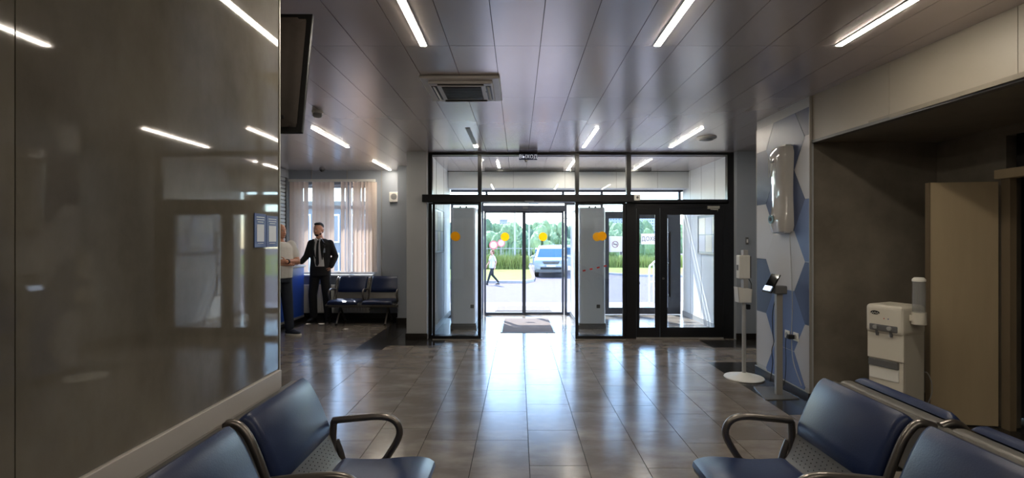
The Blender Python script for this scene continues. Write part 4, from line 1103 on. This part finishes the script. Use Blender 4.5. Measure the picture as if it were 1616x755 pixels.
tr = MB(); torso(tr, [(0, 0, .83, .165, .13), (0, 0, .94, .178, .14), (0, 0, .97, .17, .13)])
for a, b_, c_ in ((hipL, kneeL, ankL), (hipR, kneeR, ankR)): capsule(tr, a, b_, .10, .082, 14); capsule(tr, b_, (c_[0], c_[1], .11), .080, .068, 14)
remesh(tr, 'jeans', mat('dark_jeans_denim', (26, 33, 46), rough=.8, noise=.25, nscale=6, bump=.1, bscale=120), .011, 4, t)
wv_ = Vector(wrL) + (Vector(elL) - Vector(wrL)).normalized() * .03; dv = (Vector(elL) - Vector(wrL)).normalized()
MB().cyl(wv_ - dv * .014, wv_ + dv * .014, .040, 16).build('wrist_watch', M_blk, t, label='black wristwatch')
for an, fw in ((ankL, (.35, -1, 0)), (ankR, (-.35, -1, 0))):
    sm = MB(); shoe(sm, an, fw, 1.05); remesh(sm, 'shoe', mat('navy_sneaker', (28, 34, 52), rough=.7), .009, 2, t); sole(an, fw, M_white, t, 1.06)

# ------------------------------------------------------------ outside
GZ = -.65
sbuild(MB().box(-4, 8, DO + .06, 11.7, -.8, -.004), 'trim_landing', mat('pale_paving', (134, 128, 130), rough=.8, noise=.06, nscale=8))
st = struct('trim_steps')
for k in range(4): MB().box(-4, 8, 11.7 + k * .32, 12.02 + k * .32, -.8, -.13 * (k + 1)).build('step', MATS['pale_paving'], st)
road = MB().box(-80, 90, 10.0, 120, GZ - .3, GZ).build('ground_road', mat('asphalt', (92, 82, 86), rough=.9, noise=.1, nscale=3)); road['kind'] = 'structure'
M_grass = mat('grass', (98, 112, 40), rgb2=(126, 134, 58), rough=1, nscale=3, bump=.6, bscale=30)
def kurb(name, P, lab):
    o = MB().prism(P, 'z', GZ, GZ + .1).build(name, M_grass); o['kind'] = 'structure'
    n = len(P)
    b = MB()
    c = P + [P[0]]
    for i in range(n):
        a = Vector(c[i]); d_ = Vector(c[i + 1]); b.obox(((a.x + d_.x) / 2, (a.y + d_.y) / 2, GZ + .06), ((d_ - a).length + .1, .15, .13), (0, 0, math.atan2(d_.y - a.y, d_.x - a.x)))
    b.build('kerb', mat('kerb_concrete', (170, 165, 165), rough=.9, noise=.1), o)
kurb('grass_verge', [(-30, 24.2), (.3, 24.2), (.75, 25.2), (.85, 27), (.85, 37), (-30, 37)], '')
kurb('grass_verge', [(4.8, 31), (7, 28.5), (30, 26), (30, 44), (4.8, 44)], '')
kurb('grass_verge', [(-60, 39), (60, 46), (60, 66), (-60, 66)], '')

M_leaf = [mat('leaf_a', (84, 106, 74), rgb2=(132, 152, 112), rough=.9, nscale=2), mat('leaf_b', (66, 88, 70), rgb2=(106, 128, 98), rough=.9, nscale=2), mat('leaf_c', (104, 124, 92), rgb2=(150, 166, 124), rough=.9, nscale=2)]  # muted greens: distance haze is put into the leaf colours
M_bark = mat('bark', (90, 78, 66), rough=.9, noise=.2)
crowns = []
for v in range(3):
    bm = bmesh.new(); rr = random.Random(v)
    tmp = MB()
    for j in range(16):
        f = rr.random(); an = rr.random() * 6.28; rad = (.28 + .5 * math.sin(PI * min(.95, f + .1))) * rr.random() ** .5
        c = Vector((math.cos(an) * rad, math.sin(an) * rad, .25 + f * .7)); s = .2 + .17 * rr.random()
        b2 = bmesh.new(); bmesh.ops.create_icosphere(b2, subdivisions=3, radius=s)
        for vv in b2.verts: vv.co = vv.co * (1 + .22 * (rr.random() - .5)) + c
        tmp.bm(b2)
    bm.free()
    crowns.append([tmp.mesh('crown', M_leaf[m]) for m in range(3)])
trunk = MB().cone((0, 0, 0), (0, 0, .55), .045, .025, 8).mesh('trunk', M_bark)
tr_names = ['broad green tree', 'dark green tree', 'pale green tree']
def tree(x, y, h, w, v, m, label):
    t = thing('tree', label, 'tree', (x, y, GZ), random.random() * 6)
    a = inst('trunk', trunk, t); a.scale = (h * .5, h * .5, h * .9); c = inst('crown', crowns[v][m], t); c.scale = (w, w, h)
rr = random.Random(3)
far = [(702, 'at the left edge of the view through the lobby'), (722, 'behind the left door housing'), (742, 'hidden partly by the left sliding leaf'), (764, 'at the left jamb of the outer sliding doors'), (778, 'directly below the grey tower block, to its left'), (794, 'directly below the grey tower block'), (810, 'behind the tall lamp post'), (826, 'behind the meeting stiles of the sliding doors'), (843, 'above the left side of the white car'), (860, 'above the middle of the white car'), (878, 'above the right side of the white car'), (897, 'right of the outer sliding doors'), (918, 'behind the right door housing, left half'), (940, 'behind the right door housing, right half'), (961, 'above the no smoking notice, left'), (980, 'above the no smoking notice, right'), (1002, 'left of the entrance notice on the narrow leaf'), (1022, 'above the entrance notice on the narrow leaf'), (1046, 'right of the entrance notice'), (1072, 'at the right end of the belt')]
for i, (px, lab) in enumerate(far):
    D = (66, 76, 86)[i % 3] + (i % 2) * 3; yt = rr.uniform(354, 365)
    h = 1.5 - (yt - 379) * D / 766 - GZ; m = (i * 2 + i // 3) % 3
    tree((px - 818) / 766 * D, D, h, rr.uniform(1.9, 2.6), rr.randrange(3), m, 'tall ' + tr_names[m] + ' ' + lab)
low = [(715, 'beside the left door housing'), (770, 'behind the walking woman'), (800, 'behind the lawn railing, left of the lamp post'), (824, 'behind the railing, right of the lamp post'), (850, 'just above the roof of the white car'), (884, 'right of the white car roof'), (930, 'behind the right door housing'), (968, 'behind the no smoking notice'), (1014, 'behind the entrance notice'), (1052, 'right of the narrow door leaf')]
for i, (px, lab) in enumerate(low):
    D = (50, 56)[i % 2]; yt = rr.uniform(366, 374)
    h = 1.5 - (yt - 379) * D / 766 - GZ; m = (i + 1) % 3
    tree((px - 818) / 766 * D, D, h, rr.uniform(1.4, 1.9), rr.randrange(3), m, 'low ' + tr_names[m] + ' ' + lab)
# tall weeds: stuff
def weeds(x0, x1, y0, y1, n, h, lab, seed):
    rr = random.Random(seed); b = MB()
    for i in range(n):
        x = rr.uniform(x0, x1); y = rr.uniform(y0, y1); hh_ = h * rr.uniform(.5, 1.1); a = rr.random() * 3.14; w = .035; lx = rr.uniform(-.25, .25); ly = rr.uniform(-.2, .2)
        c, s = math.cos(a) * w, math.sin(a) * w
        b.add([(x - c, y - s, GZ + .09), (x + c, y + s, GZ + .09), (x + c * .6 + lx * .5, y + s * .6 + ly * .5, GZ + hh_ * .6), (x - c * .6 + lx * .5, y - s * .6 + ly * .5, GZ + hh_ * .6), (x + lx, y + ly, GZ + hh_)], [(0, 1, 2, 3), (3, 2, 4)])
    o = b.build('tall_grass', mat('tall_grass', (112, 126, 62), rgb2=(156, 160, 92), rough=1, nscale=1)); tag(o, lab, 'grass', kind='stuff')
weeds(-6, .7, 34.0, 36.8, 5200, 1.1, 'tall rough grass behind the left lawn by the fence', 1)
weeds(5, 14, 36, 40, 5200, .95, 'tall rough grass on the right verge', 2)
# railing fence
t = thing('railing_fence', 'thin grey metal railing beyond the tall grass', 'fence', (-2, 38, GZ))
MB().box(-9, 3.2, -.02, .02, 1.45, 1.5).build('rail', M_lgrey, t); MB().box(-9, 3.2, -.02, .02, .3, .35).build('rail', M_lgrey, t)
for k in range(50): MB().box(-9 + k * .245, -8.975 + k * .245, -.012, .012, .1, 1.6).build('fence_bar', M_lgrey, t)
# poles
for n, (px, D, yt, lab) in enumerate(((812.5, 40, 318, 'tall thin grey lamp post left of the door centre'), (835, 46, 322, 'thin grey lamp post seen just right of the door centre'), (889, 52, 345, 'short grey lamp post right of the white car'))):
    t = thing('lamp_post', lab, 'lamp post', ((px - 818) / 766 * D, D, GZ)); h = 1.5 - (yt - 379) * D / 766 - GZ
    MB().cone((0, 0, 0), (0, 0, h), .09, .05).build('post', M_lgrey, t); MB().box(-.05, .9, -.08, .08, h - .05, h + .06).build('lamp_head', M_lgrey, t)
for px, py, D, lab in ((779, 387, 33, 'round red and white road sign left of the lawn'), (791, 384, 37.3, 'round red and white road sign farther off beside the first')):
    z = 1.5 - (py - 379) * D / 766 - GZ
    t = thing('road_sign', lab, 'road sign', ((px - 818) / 766 * D, D, GZ)); MB().cyl((0, 0, 0), (0, 0, z + .3), .03).build('post', M_lgrey, t)
    MB().cyl((0, -.03, z), (0, -.05, z), .30, 24).build('sign_plate', mat('road_sign_red', (205, 110, 120)), t); MB().cyl((0, -.05, z), (0, -.055, z), .21, 24).build('sign_face', M_white, t)
# buildings
def building(x0, x1, yt, D, m, lab, nx, nz, name='building'):
    xa, xb = (x0 - 818) / 766 * D, (x1 - 818) / 766 * D; h = 1.5 - (yt - 379) * D / 766 - GZ
    t = thing(name, lab, 'building', ((xa + xb) / 2, D, GZ)); w = (xb - xa) / 2
    MB().box(-w, w, 0, w * 1.2, 0, h).build('wall', m, t); MB().box(-w - .1, w + .1, -.1, w * 1.2 + .1, h, h + h * .02).build('roof', M_lgrey, t)
    me = MB().box(0, 2 * w / nx * .55, -.08, .02, 0, h / nz * .45).mesh('window', mat('far_window', (96, 110, 128), rough=.2))
    for i in range(nx):
        for j in range(nz): inst('window', me, t, (-w + 2 * w / nx * (i + .22), 0, h / nz * (j + .35)))
M_far = mat('far_concrete', (150, 156, 168), rough=.9); M_far2 = mat('far_panel', (176, 184, 198), rough=.9)
building(788, 801, 347, 240, M_far, 'distant grey tower block above the trees at the left', 5, 9)
building(1008, 1040, 334, 220, M_far2, 'distant pale blue apartment block behind the narrow door leaf', 8, 12)
building(953, 988, 340, 230, M_far2, 'distant pale apartment block behind the no smoking notice', 8, 10)
building(690, 712, 352, 230, M_far, 'distant grey block behind the left lobby window', 5, 6)
# neighbouring building seen through the blinds
t = thing('annexe_building', 'grey annexe with large windows seen through the blinds', 'building', (-8.2, 17, GZ))
MB().box(-4, 3.4, 0, 8, 0, 3.3).build('wall', mat('annexe_grey', (120, 126, 134), rough=.8, noise=.05), t)
MB().box(-4.1, 3.5, -.15, 8.1, 3.3, 3.5).build('roof', M_mgrey, t)
for i in range(7):
    for j in range(2):
        f = MB().box(-3.8 + i * 1.0, -3.05 + i * 1.0, -.05, .01, .7 + j * 1.35, 1.7 + j * 1.35).build('window', M_upvc, t)
        MB().box(-3.74 + i * 1.0, -3.11 + i * 1.0, -.07, -.045, .76 + j * 1.35, 1.64 + j * 1.35).build('pane', mat('far_window', (96, 110, 128)), f)
# handrail outside
t = thing('handrail', 'white metal handrail at the outdoor steps', 'railing', (3.2, 11.5, 0))
b = MB().tube(arc([(-.1, 0, .0), (-.1, 0, .78), (-.02, .05, .92), (.14, .1, 1.02), (.5, .2, 1.02)]), .022, 8); b.build('top_rail', M_white, t, True)
MB().tube([(-.1, 0, .5), (.5, .2, .55)], .015, 8).build('mid_rail', M_white, t)
MB().tube([(.02, .05, .0), (.02, .05, .92)], .018, 8).build('post', M_white, t)
MB().tube([(.45, .2, .0), (.45, .2, 1.02)], .018, 8).build('post', M_white, t)
t = thing('litter_bin', 'small dark grey litter bin on a post by the handrail', 'bin', (2.72, 11.2, 0))
MB().box(-.02, .02, -.02, .02, 0, .5).build('post', M_mgrey, t); MB().obox((0, 0, .56), (.13, .12, .18), (0, R(-12), 0), .01).build('bin_body', M_mgrey, t)

# car
M_carw = mat('white_car_paint', (150, 154, 162), rough=.2, coat=.6)
M_carg = mat('car_glass', (50, 86, 112), rough=.05)
def car(name, label, loc, rotz, group=None):
    t = thing(name, label, 'car', loc, rotz)
    # side profile in (y,z); front at y=0, car extends +y; width 1.9
    prof = [(.05, .42), (.0, .55), (.0, .88), (.10, 1.0), (.95, 1.12), (1.55, 1.62), (1.85, 1.76), (4.1, 1.76), (4.55, 1.2), (4.7, .9), (4.7, .45)]
    secs = [(-.95, .93), (-.90, 1.0), (-.72, 1.0), (.72, 1.0), (.90, 1.0), (.95, .93)]
    vs = []; n = len(prof)
    for x, f in secs:
        for (y, z) in prof:
            zz = z; xx = x
            if z > 1.1: xx = x * (1 - .22 * (z - 1.1) / .66)
            yy = y + (.10 if abs(x) > .8 and y < .2 else 0) - (.08 if abs(x) > .8 and y > 4.5 else 0)
            if abs(x) > .93: zz = z - .02
            vs.append((xx, yy, zz))
    fs = [(i * n + k, i * n + (k + 1) % n, (i + 1) * n + (k + 1) % n, (i + 1) * n + k) for i in range(len(secs) - 1) for k in range(n)] + [tuple(range(n)), tuple(range((len(secs) - 1) * n, len(secs) * n))]
    MB().add(vs, fs).build('body', M_carw, t, True)
    MB().add([(-.80, .955, 1.135), (.80, .955, 1.135), (.66, 1.53, 1.625), (-.66, 1.53, 1.625), (-.80, .99, 1.115), (.80, .99, 1.115), (.66, 1.57, 1.60), (-.66, 1.57, 1.60)], [(0, 1, 2, 3), (4, 7, 6, 5), (0, 4, 5, 1), (1, 5, 6, 2), (2, 6, 7, 3), (3, 7, 4, 0)]).build('windscreen', M_carg, t)
    for sx in (-1, 1): MB().prism([(1.25, 1.16), (1.7, 1.60), (2.6, 1.66), (2.6, 1.16)], 'x', sx * .80, sx * .93).build('side_window', M_carg, t); 
    for sx in (-1, 1): MB().prism([(2.7, 1.16), (2.7, 1.66), (4.0, 1.62), (4.2, 1.18)], 'x', sx * .80, sx * .93).build('side_window', M_carg, t)
    g = MB().prism([(-.42, .78), (.42, .78), (.48, .93), (-.48, .93)], 'y', -.03, .06).build('grille', M_blk, t)
    for k in range(3): MB().box(-.44, .44, -.04, -.028, .81 + k * .04, .822 + k * .04).build('grille_bar', M_alu, g)
    for sx in (-1, 1):
        MB().prism([(sx * .52, .80), (sx * .88, .84), (sx * .90, .97), (sx * .56, .93)], 'y', -.01, .22).build('headlight', mat('headlamp_glass', (150, 165, 185), rough=.08), t)
        MB().ell((sx * .72, .0, .52), (.10, .05, .045)).build('fog_lamp', M_lgrey, t, True)
        m_ = MB().ell((sx * 1.05, 1.2, 1.15), (.12, .07, .08)).build('wing_mirror', M_carw, t, True)
        MB().box(min(sx * .9, sx * 1.0), max(sx * .9, sx * 1.0), 1.18, 1.23, 1.08, 1.12).build('mirror_arm', M_blk, m_)
        MB().box(min(sx * .64, sx * .68), max(sx * .64, sx * .68), 1.9, 4.0, 1.78, 1.82).build('roof_rail', M_alu, t)
        for y in (.85, 3.75):
            wh_ = MB().cyl((sx * .70, y, .36), (sx * .94, y, .36), .36, 24).build('wheel', M_blk, t, True); MB().cyl((sx * .93, y, .36), (sx * .955, y, .36), .22, 16).build('wheel_rim', M_alu, wh_)
    MB().box(-.9, .9, .02, .3, .30, .45, .03).build('lower_bumper', M_mgrey, t); MB().box(-.6, .6, -.02, .05, .47, .60, .02).build('air_intake', M_blk, t)
    pl_ = MB().box(-.26, .26, -.045, -.02, .62, .73).build('number_plate', M_white, t)
    return t
c1 = car('car', 'white sport utility car facing the entrance', (1.86, 27.6, GZ), R(-3))
c2 = copy_tree(c1); c2.location = (5.7, 33, GZ); c2.rotation_euler = (0, 0, R(75)); c2['label'] = 'pale car parked sideways behind the white sport utility car'
for i, (x, y, a) in enumerate(((-1.6, 61, 90), (6.0, 61, 90))):
    c = copy_tree(c1); c.location = (x, y, GZ); c.rotation_euler = (0, 0, R(a)); c['label'] = ('distant parked car behind the fence at the left', 'distant parked car behind the railing left of the near car')[i]

# woman walking outside (towards the left)
t = thing('person', 'walking woman in a white top and black trousers outside', 'person', (-1.24, 23.2, GZ + .0)); t.rotation_euler = (0, 0, R(-60))
k = .95
hc = Vector((0, -.02, 1.56)); hr = Rz(0)
hipL, hipR = (.08, 0, .86), (-.08, 0, .86); kneeL, kneeR = (.08, -.17, .50), (-.08, .05, .46); ankL, ankR = (.08, -.32, .09), (-.08, .36, .13)
shL, shR = (.16, .0, 1.34), (-.16, .0, 1.34); elL, wrL = (.20, .10, 1.08), (.20, .02, .86); elR, wrR = (-.20, -.08, 1.08), (-.19, -.22, .90)
body = MB(); torso(body, [(0, 0, .80, .15, .11), (0, 0, .9, .16, .12), (0, 0, 1.08, .12, .09), (0, 0, 1.24, .145, .11), (0, 0, 1.34, .15, .09), (0, 0, 1.40, .06, .05)])
capsule(body, (0, 0, 1.36), hc + Vector((0, 0, -.06)), .045, .045); head_parts(body, hc, hr, .95)
for a, b_, c_ in ((shL, elL, wrL), (shR, elR, wrR)): capsule(body, a, b_, .042, .034); capsule(body, b_, c_, .032, .022)
for a, b_, c_ in ((hipL, kneeL, ankL), (hipR, kneeR, ankR)): capsule(body, a, b_, .075, .05); capsule(body, b_, c_, .048, .03)
hand(body, wrL, (0, -.1, -1), (-1, 0, 0), .9, .3, 1); hand(body, wrR, (0, -.3, -1), (1, 0, 0), .9, .3, -1)
remesh(body, 'body', mat('skin_light', (200, 150, 130), rough=.5), .012, 2, t)
tp = MB(); torso(tp, [(0, 0, .80, .18, .14), (0, 0, .95, .17, .135), (0, 0, 1.1, .145, .11), (0, 0, 1.25, .165, .125), (0, 0, 1.35, .165, .10), (0, 0, 1.39, .075, .06)])
for a, b_ in ((shL, elL), (shR, elR)): capsule(tp, a, Vector(a) + (Vector(b_) - Vector(a)) * .6, .06, .055)
remesh(tp, 'white_top', M_shirt, .014, 3, t)
tr = MB(); torso(tr, [(0, 0, .78, .155, .12), (0, 0, .88, .165, .125)])
for a, b_, c_ in ((hipL, kneeL, ankL), (hipR, kneeR, ankR)): capsule(tr, a, b_, .09, .065); capsule(tr, b_, c_, .06, .045)
remesh(tr, 'trousers', mat('black_trousers', (34, 34, 40), rough=.8), .014, 3, t)
hb = MB(); hb.ell(hc + Vector((0, .03, .035)), (.085, .095, .095)); hb.ell(hc + Vector((0, .09, -.03)), (.05, .04, .08)); remesh(hb, 'hair', mat('auburn_hair', (120, 76, 56), rough=.8), .012, 2, t)
for an, fw in ((ankL, (0, -1, 0)), (ankR, (0, -1, 0))):
    sm = MB(); shoe(sm, an, fw, .9); so = remesh(sm, 'shoe', M_blk, .012, 1, t)
